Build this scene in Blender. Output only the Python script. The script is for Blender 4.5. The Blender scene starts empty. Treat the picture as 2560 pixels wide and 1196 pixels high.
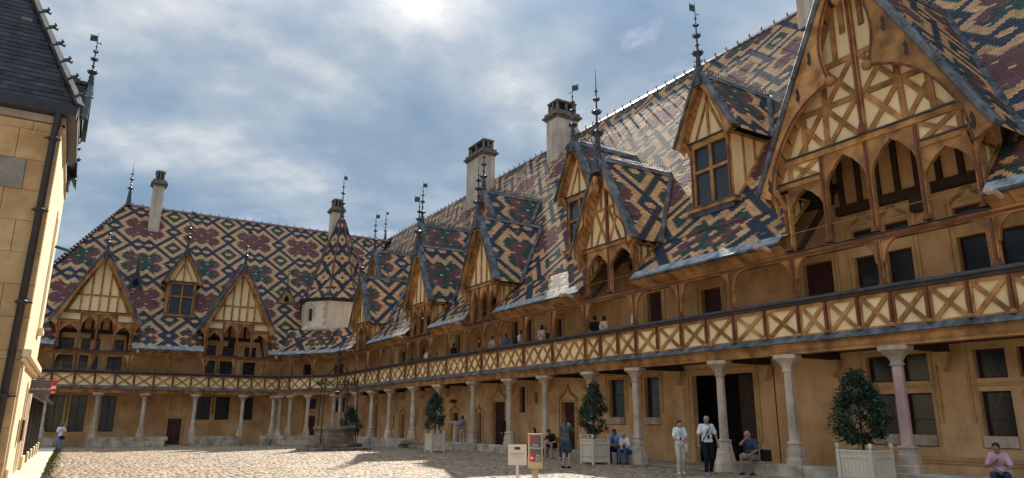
import bpy, math, random
import numpy as np
from mathutils import Vector, Matrix
random.seed(7); rng = np.random.default_rng(7)
S = bpy.context.scene
COL = S.collection
R = math.radians
# ---------------------------------------------------------------- camera
cam = bpy.data.objects.new('camera', bpy.data.cameras.new('camera')); COL.objects.link(cam)
yaw, pit, rol = R(31.475), R(14.307), R(0.231)
F = Vector((math.sin(yaw)*math.cos(pit), math.cos(yaw)*math.cos(pit), math.sin(pit)))
RT = Vector((math.cos(yaw), -math.sin(yaw), 0)); UP = RT.cross(F)
R2 = RT*math.cos(rol)+UP*math.sin(rol); U2 = -RT*math.sin(rol)+UP*math.cos(rol)
M = Matrix((R2, U2, -F)).transposed().to_4x4(); M.translation = (0, 0, 1.65)
cam.matrix_world = M
cam.data.sensor_width = 36; cam.data.sensor_fit = 'HORIZONTAL'
cam.data.lens = 1755.7/2560*36; cam.data.clip_start = 0.1; cam.data.clip_end = 2000
S.camera = cam
# ---------------------------------------------------------------- sky, sun, exposure
SUNV = Vector((0.655, 1.12, 1.0)).normalized()
SUN_EL = math.asin(SUNV.z); SUN_AZ = math.atan2(SUNV.x, SUNV.y)
W = bpy.data.worlds.new('World'); S.world = W; W.use_nodes = True
nt = W.node_tree; nt.nodes.clear()
def N(tree, typ, **k):
    n = tree.nodes.new(typ)
    for a, b in k.items():
        if a in ('loc',): continue
        setattr(n, a, b)
    return n
def L(tree, a, b): tree.links.new(a, b)
sky = N(nt, 'ShaderNodeTexSky', sky_type='NISHITA'); sky.sun_disc = False
sky.sun_elevation = SUN_EL; sky.sun_rotation = SUN_AZ; sky.dust_density = 1.5; sky.ozone_density = 1.6
bgs = N(nt, 'ShaderNodeBackground'); bgs.inputs[1].default_value = 0.06
L(nt, sky.outputs[0], bgs.inputs[0])
tc = N(nt, 'ShaderNodeTexCoord'); sp = N(nt, 'ShaderNodeSeparateXYZ'); L(nt, tc.outputs['Generated'], sp.inputs[0])
def mth(tree, op, a, b=None, clamp=False):
    n = N(tree, 'ShaderNodeMath', operation=op); n.use_clamp = clamp
    for i, v in enumerate((a, b)):
        if v is None: continue
        if isinstance(v, (int, float)): n.inputs[i].default_value = v
        else: L(tree, v, n.inputs[i])
    return n.outputs[0]
den = mth(nt, 'ADD', mth(nt, 'MAXIMUM', sp.outputs[2], 0.0), 0.22)
cx = mth(nt, 'DIVIDE', sp.outputs[0], den); cy = mth(nt, 'DIVIDE', sp.outputs[1], den)
cv = N(nt, 'ShaderNodeCombineXYZ'); L(nt, cx, cv.inputs[0]); L(nt, cy, cv.inputs[1])
mp = N(nt, 'ShaderNodeMapping'); mp.inputs['Location'].default_value = (3.1, 1.7, 0.4); mp.inputs['Scale'].default_value = (1.0, 1.0, 1)
mp.inputs['Rotation'].default_value = (0, 0, R(35))
L(nt, cv.outputs[0], mp.inputs[0])
n1 = N(nt, 'ShaderNodeTexNoise'); n1.inputs['Scale'].default_value = 1.15; n1.inputs['Detail'].default_value = 8; n1.inputs['Roughness'].default_value = 0.54; n1.inputs['Distortion'].default_value = 0.25
L(nt, mp.outputs[0], n1.inputs['Vector'])
n2 = N(nt, 'ShaderNodeTexNoise'); n2.inputs['Scale'].default_value = 2.3; n2.inputs['Detail'].default_value = 7; n2.inputs['Roughness'].default_value = 0.55
mp2 = N(nt, 'ShaderNodeMapping'); mp2.inputs['Location'].default_value = (7.3, -2.2, 1.0); L(nt, mp.outputs[0], mp2.inputs[0]); L(nt, mp2.outputs[0], n2.inputs['Vector'])
def ramp(tree, fac, stops, interp='LINEAR'):
    r = N(tree, 'ShaderNodeValToRGB'); cr = r.color_ramp; cr.interpolation = interp
    while len(cr.elements) < len(stops): cr.elements.new(0.5)
    for e, (p, c) in zip(cr.elements, stops):
        e.position = p; e.color = (*c, 1) if len(c) == 3 else c
    L(tree, fac, r.inputs[0]); return r.outputs[0]
cover = ramp(nt, n1.outputs[0], [(0.28, (0, 0, 0)), (0.42, (1, 1, 1))], 'EASE')
thick = mth(nt, 'ADD', mth(nt, 'MULTIPLY', n1.outputs[0], 0.55), mth(nt, 'MULTIPLY', n2.outputs[0], 0.45))
ccol = ramp(nt, thick, [(0.38, (0.17, 0.27, 0.41)), (0.46, (0.25, 0.35, 0.47)), (0.515, (0.37, 0.45, 0.54)), (0.56, (0.58, 0.62, 0.66)), (0.62, (1.0, 0.99, 0.97))])
dt = N(nt, 'ShaderNodeVectorMath', operation='DOT_PRODUCT'); L(nt, tc.outputs['Generated'], dt.inputs[0]); dt.inputs[1].default_value = SUNV
glow = mth(nt, 'POWER', mth(nt, 'MAXIMUM', dt.outputs['Value'], 0.0), 30.0)      # cloud lit from behind brightens round the sun
zr = N(nt, 'ShaderNodeMapRange', interpolation_type='SMOOTHSTEP'); L(nt, sp.outputs[2], zr.inputs[0]); zr.inputs[1].default_value = 0.45; zr.inputs[2].default_value = 1.0; zen = zr.outputs[0]  # extra zenith brightness added, mostly above the frame, to lift the shaded facades
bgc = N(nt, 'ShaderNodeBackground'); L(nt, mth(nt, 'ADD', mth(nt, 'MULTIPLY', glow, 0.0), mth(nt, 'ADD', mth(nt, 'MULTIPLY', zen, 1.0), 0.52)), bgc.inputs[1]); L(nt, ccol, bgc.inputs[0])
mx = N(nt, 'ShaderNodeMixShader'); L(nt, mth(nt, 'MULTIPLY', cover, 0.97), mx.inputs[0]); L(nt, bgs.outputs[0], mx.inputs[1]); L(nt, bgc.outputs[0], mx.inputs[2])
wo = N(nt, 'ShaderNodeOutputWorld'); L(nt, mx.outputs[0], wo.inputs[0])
sun = bpy.data.objects.new('sun', bpy.data.lights.new('sun', 'SUN')); COL.objects.link(sun)
sun.data.energy = 4.3; sun.data.angle = R(0.6); sun.data.color = (1.0, 0.93, 0.80)
sun.rotation_euler = (-SUNV).to_track_quat('-Z', 'Y').to_euler(); sun.location = (20, 30, 60)
S.view_settings.view_transform = 'Standard'; S.view_settings.look = 'None'; S.view_settings.gamma = 1
S.view_settings.exposure = 1.1
S.view_settings.use_curve_mapping = False
S.cycles.max_bounces = 6; S.cycles.diffuse_bounces = 4
# ---------------------------------------------------------------- materials
MATS = {}
def mat(name, col, rough=0.8, var=0.25, scale=2.0, fine=0.15, fscale=40.0, bump=0.15, spec=0.3, stretch=(1, 1, 1), attr=False, rnd=0.0, col2=None, metal=0.0, bdist=0.01, streak=0.0, coat=0.0, blotch=0.0):
    m = bpy.data.materials.new(name); m.use_nodes = True; t = m.node_tree; t.nodes.clear()
    b = N(t, 'ShaderNodeBsdfPrincipled'); o = N(t, 'ShaderNodeOutputMaterial'); L(t, b.outputs[0], o.inputs[0])
    g = N(t, 'ShaderNodeNewGeometry'); mpn = N(t, 'ShaderNodeMapping'); mpn.inputs['Scale'].default_value = stretch
    L(t, g.outputs['Position'], mpn.inputs[0])
    a = N(t, 'ShaderNodeTexNoise'); a.inputs['Scale'].default_value = scale; a.inputs['Detail'].default_value = 5; L(t, mpn.outputs[0], a.inputs['Vector'])
    f = N(t, 'ShaderNodeTexNoise'); f.inputs['Scale'].default_value = fscale; f.inputs['Detail'].default_value = 4; L(t, mpn.outputs[0], f.inputs['Vector'])
    if attr:
        at = N(t, 'ShaderNodeAttribute'); at.attribute_name = 'tint'; base = at.outputs['Color']
    else:
        c2 = col2 or tuple(c*(1-var) for c in col)
        base = ramp(t, a.outputs[0], [(0.35, c2), (0.62, col)])
    v = mth(t, 'ADD', mth(t, 'MULTIPLY', f.outputs[0], 2*fine), 1-fine)
    if attr: v = mth(t, 'MULTIPLY', v, mth(t, 'ADD', mth(t, 'MULTIPLY', a.outputs[0], 2*var), 1-var))
    if rnd:
        oi = N(t, 'ShaderNodeObjectInfo'); v = mth(t, 'MULTIPLY', v, mth(t, 'ADD', mth(t, 'MULTIPLY', oi.outputs['Random'], 2*rnd), 1-rnd))
    if blotch:
        bn = N(t, 'ShaderNodeTexNoise'); bn.inputs['Scale'].default_value = 0.8; bn.inputs['Detail'].default_value = 9; bn.inputs['Roughness'].default_value = 0.68; L(t, g.outputs['Position'], bn.inputs['Vector'])
        v = mth(t, 'MULTIPLY', v, ramp(t, bn.outputs[0], [(0.36, (1-blotch,)*3), (0.47, (1-blotch*.35,)*3), (0.58, (1, 1, 1))]))
    if streak:
        sm = N(t, 'ShaderNodeMapping'); sm.inputs['Scale'].default_value = (3.5, 3.5, 0.25); L(t, g.outputs['Position'], sm.inputs[0])
        sn = N(t, 'ShaderNodeTexNoise'); sn.inputs['Scale'].default_value = 1.0; sn.inputs['Detail'].default_value = 6; L(t, sm.outputs[0], sn.inputs['Vector'])
        sv = ramp(t, sn.outputs[0], [(0.38, (1-streak,)*3), (0.6, (1, 1, 1))]); v = mth(t, 'MULTIPLY', v, sv)
    mu = N(t, 'ShaderNodeMix', data_type='RGBA', blend_type='MULTIPLY'); mu.inputs[0].default_value = 1
    L(t, base, mu.inputs[6]); cc = N(t, 'ShaderNodeCombineXYZ')
    for i in range(3): L(t, v, cc.inputs[i])
    L(t, cc.outputs[0], mu.inputs[7]); L(t, mu.outputs[2], b.inputs['Base Color'])
    b.inputs['Roughness'].default_value = rough; b.inputs['Specular IOR Level'].default_value = spec; b.inputs['Metallic'].default_value = metal
    b.inputs['Coat Weight'].default_value = coat; b.inputs['Coat Roughness'].default_value = 0.22
    if bump:
        bp = N(t, 'ShaderNodeBump'); bp.inputs['Strength'].default_value = bump; bp.inputs['Distance'].default_value = bdist
        L(t, f.outputs[0], bp.inputs['Height']); L(t, bp.outputs[0], b.inputs['Normal'])
    MATS[name] = m; return m
WOOD = mat('oak_wood', (0.52, 0.27, 0.100), 0.8, 0.45, 2.2, 0.32, 30, 0.45, 0.2, (1, 1, 1), col2=(0.235, 0.115, 0.048), rnd=0.22, blotch=0.25)
WOODR = mat('red_painted_wood', (0.20, 0.066, 0.032), 0.65, 0.4, 3, 0.2, 30, 0.3)
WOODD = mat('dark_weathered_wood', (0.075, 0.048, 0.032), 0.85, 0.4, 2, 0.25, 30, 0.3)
PLAST = mat('cream_plaster', (0.93, 0.72, 0.39), 0.9, 0.06, 1.2, 0.05, 60, 0.08, streak=0.12, rnd=0.06, blotch=0.08)
OCHRE = mat('ochre_limewash', (0.88, 0.56, 0.29), 0.92, 0.3, 0.40, 0.10, 50, 0.2, col2=(0.70, 0.39, 0.175), streak=0.08, blotch=0.28)
MOULD = mat('ochre_stone_moulding', (0.66, 0.43, 0.19), 0.9, 0.25, 2, 0.12, 40, 0.2)
STONE = mat('pale_column_stone', (0.70, 0.55, 0.42), 0.85, 0.3, 2.2, 0.15, 45, 0.3, col2=(0.46, 0.37, 0.29), streak=0.22, rnd=0.12)
PINKST = mat('pink_column_stone', (0.62, 0.43, 0.38), 0.8, 0.25, 2, 0.15, 45, 0.25, col2=(0.46, 0.30, 0.27))
PLINTH = mat('plinth_limestone', (0.58, 0.47, 0.35), 0.9, 0.4, 1.5, 0.2, 30, 0.35, col2=(0.27, 0.22, 0.17), rnd=0.15)
ASH = mat('golden_ashlar', (0.70, 0.48, 0.25), 0.9, 0.3, 1.1, 0.16, 22, 0.35, col2=(0.50, 0.30, 0.13), rnd=0.12, bdist=0.015, blotch=0.22)
ASHG = mat('grey_ashlar_patch', (0.36, 0.31, 0.25), 0.9, 0.3, 2, 0.2, 22, 0.4)
SMOOTH = mat('pale_dressed_stone', (0.84, 0.69, 0.46), 0.9, 0.15, 1.1, 0.08, 40, 0.1, streak=0.1)
TURW = mat('turret_limewash', (0.86, 0.71, 0.53), 0.9, 0.15, 1, 0.08, 40, 0.15, streak=0.12)
LEAD = mat('sheet_lead', (0.19, 0.195, 0.205), 0.6, 0.5, 2.2, 0.3, 14, 0.3, 0.3, col2=(0.08, 0.085, 0.095), metal=0.3, streak=0.5)
LEADL = mat('bright_lead', (0.42, 0.44, 0.46), 0.85, 0.35, 5, 0.2, 20, 0.3, 0.2, metal=0.0, streak=0.45, blotch=0.2)
LEADD = mat('dark_lead', (0.075, 0.08, 0.10), 0.5, 0.4, 3, 0.3, 20, 0.3, 0.5, metal=0.3)
IRON = mat('rusted_iron', (0.055, 0.035, 0.028), 0.7, 0.3, 6, 0.2, 50, 0.2)
VANE = mat('green_vane_paint', (0.045, 0.085, 0.07), 0.6, 0.2, 4, 0.1)
TILE = mat('glazed_roof_tile', (1, 1, 1), 0.66, 0.16, 0.8, 0.16, 18, 0.3, 0.22, attr=True, bdist=0.006, coat=0.0)
LEADH = mat('weathered_hip_lead', (0.09, 0.092, 0.10), 0.8, 0.5, 3, 0.3, 14, 0.3, 0.15, col2=(0.035, 0.036, 0.042), streak=0.5)
SLATE = mat('slate', (0.03, 0.031, 0.04), 0.6, 0.4, 1.6, 0.3, 12, 0.3, 0.5, rnd=0.35, streak=0.3)
BLACKP = mat('black_painted_pipe', (0.045, 0.043, 0.045), 0.45, 0.2, 4, 0.1)
GLASS = mat('dark_leaded_glass', (0.020, 0.030, 0.036), 0.12, 0.4, 3, 0.3, 18, 0.5, 0.5)
def leaded(m):
    t = m.node_tree; b = [n for n in t.nodes if n.type == 'BSDF_PRINCIPLED'][0]; g = [n for n in t.nodes if n.type == 'NEW_GEOMETRY'][0]
    x = N(t, 'ShaderNodeSeparateXYZ'); L(t, g.outputs['Position'], x.inputs[0]); h = mth(t, 'ADD', x.outputs[0], x.outputs[1])
    a = mth(t, 'FRACT', mth(t, 'MULTIPLY', mth(t, 'ADD', h, x.outputs[2]), 7.5)); c = mth(t, 'FRACT', mth(t, 'MULTIPLY', mth(t, 'SUBTRACT', h, x.outputs[2]), 7.5))
    ln = mth(t, 'LESS_THAN', mth(t, 'MINIMUM', a, c), 0.12); src = b.inputs['Base Color'].links[0].from_socket
    mxn = N(t, 'ShaderNodeMix', data_type='RGBA'); L(t, ln, mxn.inputs[0]); L(t, src, mxn.inputs[6]); mxn.inputs[7].default_value = (0.045, 0.045, 0.045, 1); L(t, mxn.outputs[2], b.inputs['Base Color'])
    L(t, mth(t, 'ADD', mth(t, 'MULTIPLY', ln, 0.5), 0.10), b.inputs['Roughness'])
leaded(GLASS)
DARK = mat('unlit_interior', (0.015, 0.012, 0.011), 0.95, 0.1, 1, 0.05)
DOORM = mat('maroon_door', (0.085, 0.022, 0.022), 0.6, 0.3, 3, 0.15, 30)
CHIM = mat('chimney_limestone', (0.62, 0.52, 0.41), 0.9, 0.25, 1.0, 0.12, 20, 0.25, streak=0.25, rnd=0.05)
CHIMD = mat('sooted_stone', (0.19, 0.165, 0.14), 0.9, 0.4, 2.5, 0.25, 20, 0.35)
WELLST = mat('well_stone', (0.27, 0.21, 0.15), 0.9, 0.5, 2.5, 0.25, 20, 0.35, col2=(0.12, 0.095, 0.07), rnd=0.25)
PLWOOD = mat('sage_painted_wood', (0.68, 0.61, 0.48), 0.6, 0.12, 2, 0.06, 40, 0.1, rnd=0.06)
SOIL = mat('potting_soil', (0.04, 0.03, 0.02), 0.95)
LEAF = mat('laurel_leaf', (0.030, 0.062, 0.026), 0.5, 0.5, 5, 0.3, 30, 0, 0.4, col2=(0.014, 0.03, 0.015))
BARK = mat('bark', (0.07, 0.05, 0.035), 0.9)
COBB = mat('cobblestone', (1, 1, 1), 0.72, 0.18, 0.35, 0.2, 30, 0.3, 0.35, attr=True)
COBI = mat('cobblestone_single', (0.30, 0.21, 0.135), 0.72, 0.4, 2.5, 0.25, 30, 0.3, 0.35, rnd=0.35, col2=(0.25, 0.195, 0.15))
JOINT = mat('sandy_joint', (0.22, 0.16, 0.10), 0.95, 0.4, 0.8, 0.3, 25, 0.3)
SLAB = mat('pavement_slab', (0.60, 0.50, 0.37), 0.85, 0.2, 1, 0.15, 20, 0.2, rnd=0.1)
GRASS = mat('joint_grass', (0.10, 0.12, 0.035), 0.9, 0.4, 3, 0.3)
SIGNW = mat('sign_cream', (0.70, 0.60, 0.46), 0.5, 0.04, 1, 0.02, bump=0)
SIGNB = mat('sign_beige_metal', (0.50, 0.38, 0.21), 0.5, 0.06, 1, 0.03, bump=0)
SIGNG = mat('sign_grey', (0.125, 0.10, 0.105), 0.5, 0.05, 1, 0.02, bump=0)
SIGNR = mat('sign_red', (0.50, 0.035, 0.025), 0.5, 0.05, 1, 0.02, bump=0)
SIGNM = mat('sign_maroon', (0.10, 0.012, 0.02), 0.5, 0.05, 1, 0.02, bump=0)
WHITE = mat('white_print', (0.80, 0.78, 0.72), 0.6, 0.02, bump=0)
_cl = {}
def cloth(c):
    k = tuple(round(x, 3) for x in c)
    if k not in _cl: _cl[k] = mat('cloth', c, 0.85, 0.2, 5, 0.1, 60, 0.2)
    return _cl[k]
# ---------------------------------------------------------------- mesh helpers
class Fr:
    def __init__(s, O, u, n, dz=None): s.O = np.array(O, float); s.u = np.array(u, float); s.n = np.array(n, float); s.dz = dz
    def m(s, P):
        P = np.asarray(P, float).reshape(-1, 3); out = s.O+P[:, :1]*s.u+P[:, 1:2]*s.n; out[:, 2] += P[:, 2]
        if s.dz is not None: out[:, 2] += s.dz(P[:, 0])
        return out
    def p(s, a, b, c): return s.m([(a, b, c)])[0]
WF = Fr((0, 0, 0), (1, 0, 0), (0, 1, 0))
WP = {}
def link(o, parent=None, loc=(0, 0, 0)):
    COL.objects.link(o); loc = Vector(loc); WP[o.name] = loc
    if parent is not None: o.parent = parent; o.location = loc-WP[parent.name]
    else: o.location = loc
    return o
def tag(o, label=None, cat=None, group=None, kind=None):
    if label: o['label'] = label
    if cat: o['category'] = cat
    if group: o['group'] = group
    if kind: o['kind'] = kind
    return o
def empty(name, loc, *a, **k):
    o = bpy.data.objects.new(name, None); o.empty_display_size = 0.2; link(o, None, loc); return tag(o, *a, **k)
class MB:
    def __init__(s, fr=WF): s.v = []; s.f = []; s.fr = fr
    def add(s, vs, fs):
        k = len(s.v); s.v += [tuple(x) for x in vs]; s.f += [tuple(i+k for i in f) for f in fs]; return s
    def box(s, s0, s1, d0, d1, z0, z1):
        return s.add([(s0, d0, z0), (s1, d0, z0), (s1, d1, z0), (s0, d1, z0), (s0, d0, z1), (s1, d0, z1), (s1, d1, z1), (s0, d1, z1)],
                     [(0, 3, 2, 1), (4, 5, 6, 7), (0, 1, 5, 4), (1, 2, 6, 5), (2, 3, 7, 6), (3, 0, 4, 7)])
    def poly(s, pts, d0, d1):
        n = len(pts)
        return s.add([(a, d0, b) for a, b in pts]+[(a, d1, b) for a, b in pts],
                     [tuple(range(n)), tuple(range(2*n-1, n-1, -1))]+[(i, i+n, (i+1) % n+n, (i+1) % n) for i in range(n)])
    def bar(s, p, q, w, d0, d1):
        p = Vector(p); q = Vector(q); t = (q-p).normalized(); k = Vector((-t.y, t.x))*w/2
        return s.poly([p+k, q+k, q-k, p-k], d0, d1)
    def band(s, pts, w, d0, d1):
        for a, b in zip(pts[:-1], pts[1:]):
            a = Vector(a); b = Vector(b); t = (b-a).normalized()*w*0.25; s.bar(a-t, b+t, w, d0, d1)
        return s
    def lathe(s, c, prof, n=8, rot=0.0, sx=1, sy=1):
        vs = []
        for r, z in prof:
            for i in range(n):
                a = rot+2*math.pi*i/n; vs.append((c[0]+r*sx*math.cos(a), c[1]+r*sy*math.sin(a), c[2]+z))
        fs = [(j*n+i, j*n+(i+1) % n, (j+1)*n+(i+1) % n, (j+1)*n+i) for j in range(len(prof)-1) for i in range(n)]
        fs += [tuple(range(n-1, -1, -1)), tuple(range((len(prof)-1)*n, len(prof)*n))]
        return s.add(vs, fs)
    def tube(s, pts, rad, n=6):
        P = [Vector(p) for p in pts]; vs = []
        rr = rad if isinstance(rad, (list, tuple)) else [rad]*len(P)
        for i, p in enumerate(P):
            t = (P[min(i+1, len(P)-1)]-P[max(i-1, 0)]).normalized()
            a = t.orthogonal().normalized() if i == 0 else (a-t*a.dot(t)).normalized()
            b = t.cross(a)
            for k in range(n):
                th = 2*math.pi*k/n; vs.append(tuple(p+(a*math.cos(th)+b*math.sin(th))*rr[i]))
        fs = [(j*n+i, j*n+(i+1) % n, (j+1)*n+(i+1) % n, (j+1)*n+i) for j in range(len(P)-1) for i in range(n)]
        fs += [tuple(range(n-1, -1, -1)), tuple(range((len(P)-1)*n, len(P)*n))]
        return s.add(vs, fs)
    def obox(s, c, ax, ay, az, hx, hy, hz):
        c, ax, ay, az = map(Vector, (c, ax, ay, az)); vs = []
        for k in (-1, 1):
            for i, j in ((-1, -1), (1, -1), (1, 1), (-1, 1)): vs.append(c+ax*hx*i+ay*hy*j+az*hz*k)
        return s.add(vs, [(0, 3, 2, 1), (4, 5, 6, 7), (0, 1, 5, 4), (1, 2, 6, 5), (2, 3, 7, 6), (3, 0, 4, 7)])
    def seg(s, p, q, w, h, up=(0, 0, 1)):      # rectangular beam between two 3-D points
        p = Vector(p); q = Vector(q); t = q-p; Ln = t.length; t.normalize(); x = t.cross(Vector(up)).normalized(); y = x.cross(t)
        return s.obox((p+q)/2, x, y, t, w/2, h/2, Ln/2)
    def build(s, name, m, parent=None, origin=None, bevel=0, smooth=False):
        V = s.fr.m(s.v) if s.v else np.zeros((0, 3))
        if origin is None:
            lo, hi = V.min(0), V.max(0); origin = ((lo[0]+hi[0])/2, (lo[1]+hi[1])/2, lo[2])
        me = bpy.data.meshes.new(name); me.from_pydata((V-np.array(origin)).tolist(), [], s.f)
        me.materials.append(m); me.update()
        if smooth: me.polygons.foreach_set('use_smooth', [True]*len(me.polygons))
        o = bpy.data.objects.new(name, me); link(o, parent, origin)
        if bevel:
            b = o.modifiers.new('bevel', 'BEVEL'); b.width = bevel; b.segments = 1; b.limit_method = 'ANGLE'
        return o
def fastmesh(name, V, Fq, m, parent, tint=None, kind=None, origin=None):
    V = np.asarray(V, np.float32); Fq = np.asarray(Fq, np.int32)
    if origin is None: origin = V.min(0) if len(V) else (0, 0, 0)
    me = bpy.data.meshes.new(name); me.vertices.add(len(V)); me.vertices.foreach_set('co', (V-np.array(origin, np.float32)).ravel())
    n = len(Fq); me.loops.add(n*4); me.loops.foreach_set('vertex_index', Fq.ravel()); me.polygons.add(n)
    me.polygons.foreach_set('loop_start', np.arange(0, n*4, 4, dtype=np.int32)); me.polygons.foreach_set('loop_total', np.full(n, 4, np.int32))
    me.polygons.foreach_set('use_smooth', [False]*n); me.materials.append(m); me.update(calc_edges=True)
    if tint is not None:
        at = me.attributes.new('tint', 'FLOAT_COLOR', 'FACE'); c = np.ones((n, 4), np.float32); c[:, :3] = tint; at.data.foreach_set('color', c.ravel())
    o = bpy.data.objects.new(name, me); link(o, parent, tuple(float(x) for x in origin))
    if kind: o['kind'] = kind
    return o
def gz(y): return -0.02*max(0.0, y-33)
# ---------------------------------------------------------------- roof tiles
NAVY = np.array((0.028, 0.036, 0.055)); YEL = np.array((0.55, 0.315, 0.145)); PUR = np.array((0.140, 0.052, 0.048)); GRN = np.array((0.030, 0.058, 0.046)); RED = np.array((0.28, 0.05, 0.03))
def pat_lattice(u, iv):
    """lozenge pattern in half-bonded tiles: 22 tiles by 36 courses; u may be a half"""
    x = (u+11) % 22-11; y = (iv+18) % 36-18
    D = 2*np.abs(x)+np.abs(y); ax = np.abs(x); ay = np.abs(y)
    kn = np.minimum(2*ax+(18-ay), np.minimum(2*np.abs(ax-9), 2*np.abs(ax-13))+ay)
    ss = np.minimum(D-15.4, kn-7.3)
    out = np.empty(u.shape+(3,)); out[:] = NAVY
    out[ss > 0] = YEL
    xm = (u % 22)-11; ym = (iv % 36)-18; row = np.floor((ym+2.5)/5.0).astype(int)
    cxx = (xm+2.5+2.5*(row % 2)) % 5-2.5; cyy = (ym+2.5) % 5-2.5
    col = np.floor((xm+2.5+2.5*(row % 2))/5).astype(int)
    mj = np.floor(iv/36).astype(int)
    g = ((row+col) % 2 == 0) & (mj % 2 == 0) | (np.abs(row) >= 2) & (mj % 2 == 0)
    ins = ss > 2.7; ic = np.where(g[..., None], GRN, PUR); out[ins] = ic[ins]
    cross = lambda dx, dy: (np.abs(dy) < .6) & (np.abs(dx) < 1.05) | (np.abs(dy) < 1.6) & (np.abs(dx) < .55)
    out[ins & ((np.abs(cyy) < .6) & (np.abs(cxx) < .8) | (np.abs(cyy) < 1.6) & (np.abs(cxx) < .3))] = YEL
    out[cross(x, 18-ay) | cross(ax-9, y) | cross(ax-13, y)] = YEL
    out[D < 10.2] = YEL; out[D < 6.3] = GRN; out[cross(x, y)] = YEL
    return out
def pat_spire(u, iv):
    x = (u+5) % 10-5; y = (iv+9) % 18-9; d = np.abs(x)*1.8+np.abs(y)
    m = np.minimum(d, (5-np.abs(x))*1.8+9-np.abs(y))
    out = np.empty(u.shape+(3,)); out[:] = NAVY; out[m < 6.6] = YEL; out[m < 1.9] = PUR; return out
TILE_PROTO = {}
def tile_field(parent, O, U, V, Nn, ulen, vlen, keep, pattern=pat_lattice, w=0.213, e=0.113, singles=0, name='tile_field', iu0=0, iv0=0, mat_=None, sname='roof_tile'):
    O, U, V, Nn = [np.array(a, float) for a in (O, U, V, Nn)]
    nv = int(vlen/e); nu = int(ulen/w)+1
    IU, IV = np.meshgrid(np.arange(nu), np.arange(nv)); off = (IV % 2)*0.5
    us = (IU+off)*w; vs = IV*e
    P = O+us[..., None]*U+vs[..., None]*V
    c = P+U*w/2+V*e/2
    k = keep(us+w/2, vs+e/2, c) & (us+w <= ulen+w*0.5)
    col = pattern(IU+iu0+(IV % 2)*0.5, IV+iv0)
    us, vs, P, col = us[k], vs[k], P[k], col[k]; n = len(us)
    if not n: return None
    col = col*(1+rng.normal(0, 0.13, (n, 1)))*(1+rng.normal(0, 0.05, (n, 3)))
    odd = rng.random(n) < 0.02; col[odd] = col[odd]*0.5+np.array((0.25, 0.2, 0.16))*0.5
    col = np.clip(col, 0.008, 0.85)
    g = 0.0025; h = rng.normal(0, 0.0012, (n, 4))
    a = P+U*g; b = P+U*(w-g)
    t0 = a+Nn*(0.0145+h[:, :1]); t1 = b+Nn*(0.0145+h[:, 1:2]); t2 = b+V*e*1.12+Nn*(0.002+h[:, 2:3]*0.4); t3 = a+V*e*1.12+Nn*(0.002+h[:, 3:4]*0.4)
    l0 = a-Nn*0.004; l1 = b-Nn*0.004
    VV = np.stack([t0, t1, t2, t3, l0, l1], 1)
    sel = np.zeros(n, bool)
    if singles:
        dist = np.linalg.norm(P-np.array((0, 0, 1.65)), axis=1); Fv = np.array(F); z = (P-np.array((0, 0, 1.65)))@Fv
        X = (P-np.array((0, 0, 1.65)))@np.array(R2)/z; inview = (np.abs(X) < 0.72) & ((P-np.array((0, 0, 1.65)))@np.array(U2)/z < 0.33)
        dd = np.where(inview, dist, 1e9); sel[np.argsort(dd)[:singles]] = True
        for i in np.nonzero(sel)[0]:
            me = bpy.data.meshes.new(sname); q = VV[i]-P[i]; me.from_pydata(q.tolist(), [], [(0, 1, 2, 3), (4, 5, 1, 0)] if np.dot(np.cross(U, V), Nn) > 0 else [(3, 2, 1, 0), (0, 1, 5, 4)]); me.materials.append(mat_ or TILE)
            at = me.attributes.new('tint', 'FLOAT_COLOR', 'FACE'); at.data.foreach_set('color', np.tile(np.append(col[i], 1), 2).astype(np.float32))
            link(bpy.data.objects.new(sname, me), parent, P[i])
    VV = VV[~sel]; col = col[~sel]; n = len(VV)
    base = (np.arange(n)*6)[:, None]
    fa, fb = [0, 1, 2, 3], [4, 5, 1, 0]
    if np.dot(np.cross(U, V), Nn) < 0: fa, fb = fa[::-1], fb[::-1]
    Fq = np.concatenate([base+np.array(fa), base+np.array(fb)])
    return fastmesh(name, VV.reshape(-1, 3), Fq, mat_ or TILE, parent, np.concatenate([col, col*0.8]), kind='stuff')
def deck_field(parent, O, U, V, Nn, ulen, vlen, keep, m=None, st=0.35, name='roof_deck'):
    O, U, V, Nn = [np.array(a, float) for a in (O, U, V, Nn)]
    nu = max(1, round(ulen/st)); nv = max(1, round(vlen/st)); IU, IV = np.meshgrid(np.arange(nu), np.arange(nv)); a = ulen/nu; b = vlen/nv
    P = O+(IU*a)[..., None]*U+(IV*b)[..., None]*V-Nn*0.03; c = P+U*a/2+V*b/2; k = keep((IU+.5)*a, (IV+.5)*b, c); P = P[k]; n = len(P)
    if not n: return
    VV = np.stack([P, P+U*a, P+U*a+V*b, P+V*b], 1).reshape(-1, 3)
    return fastmesh(name, VV, (np.arange(n)*4)[:, None]+np.arange(4), m or WOODD, parent)
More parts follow.
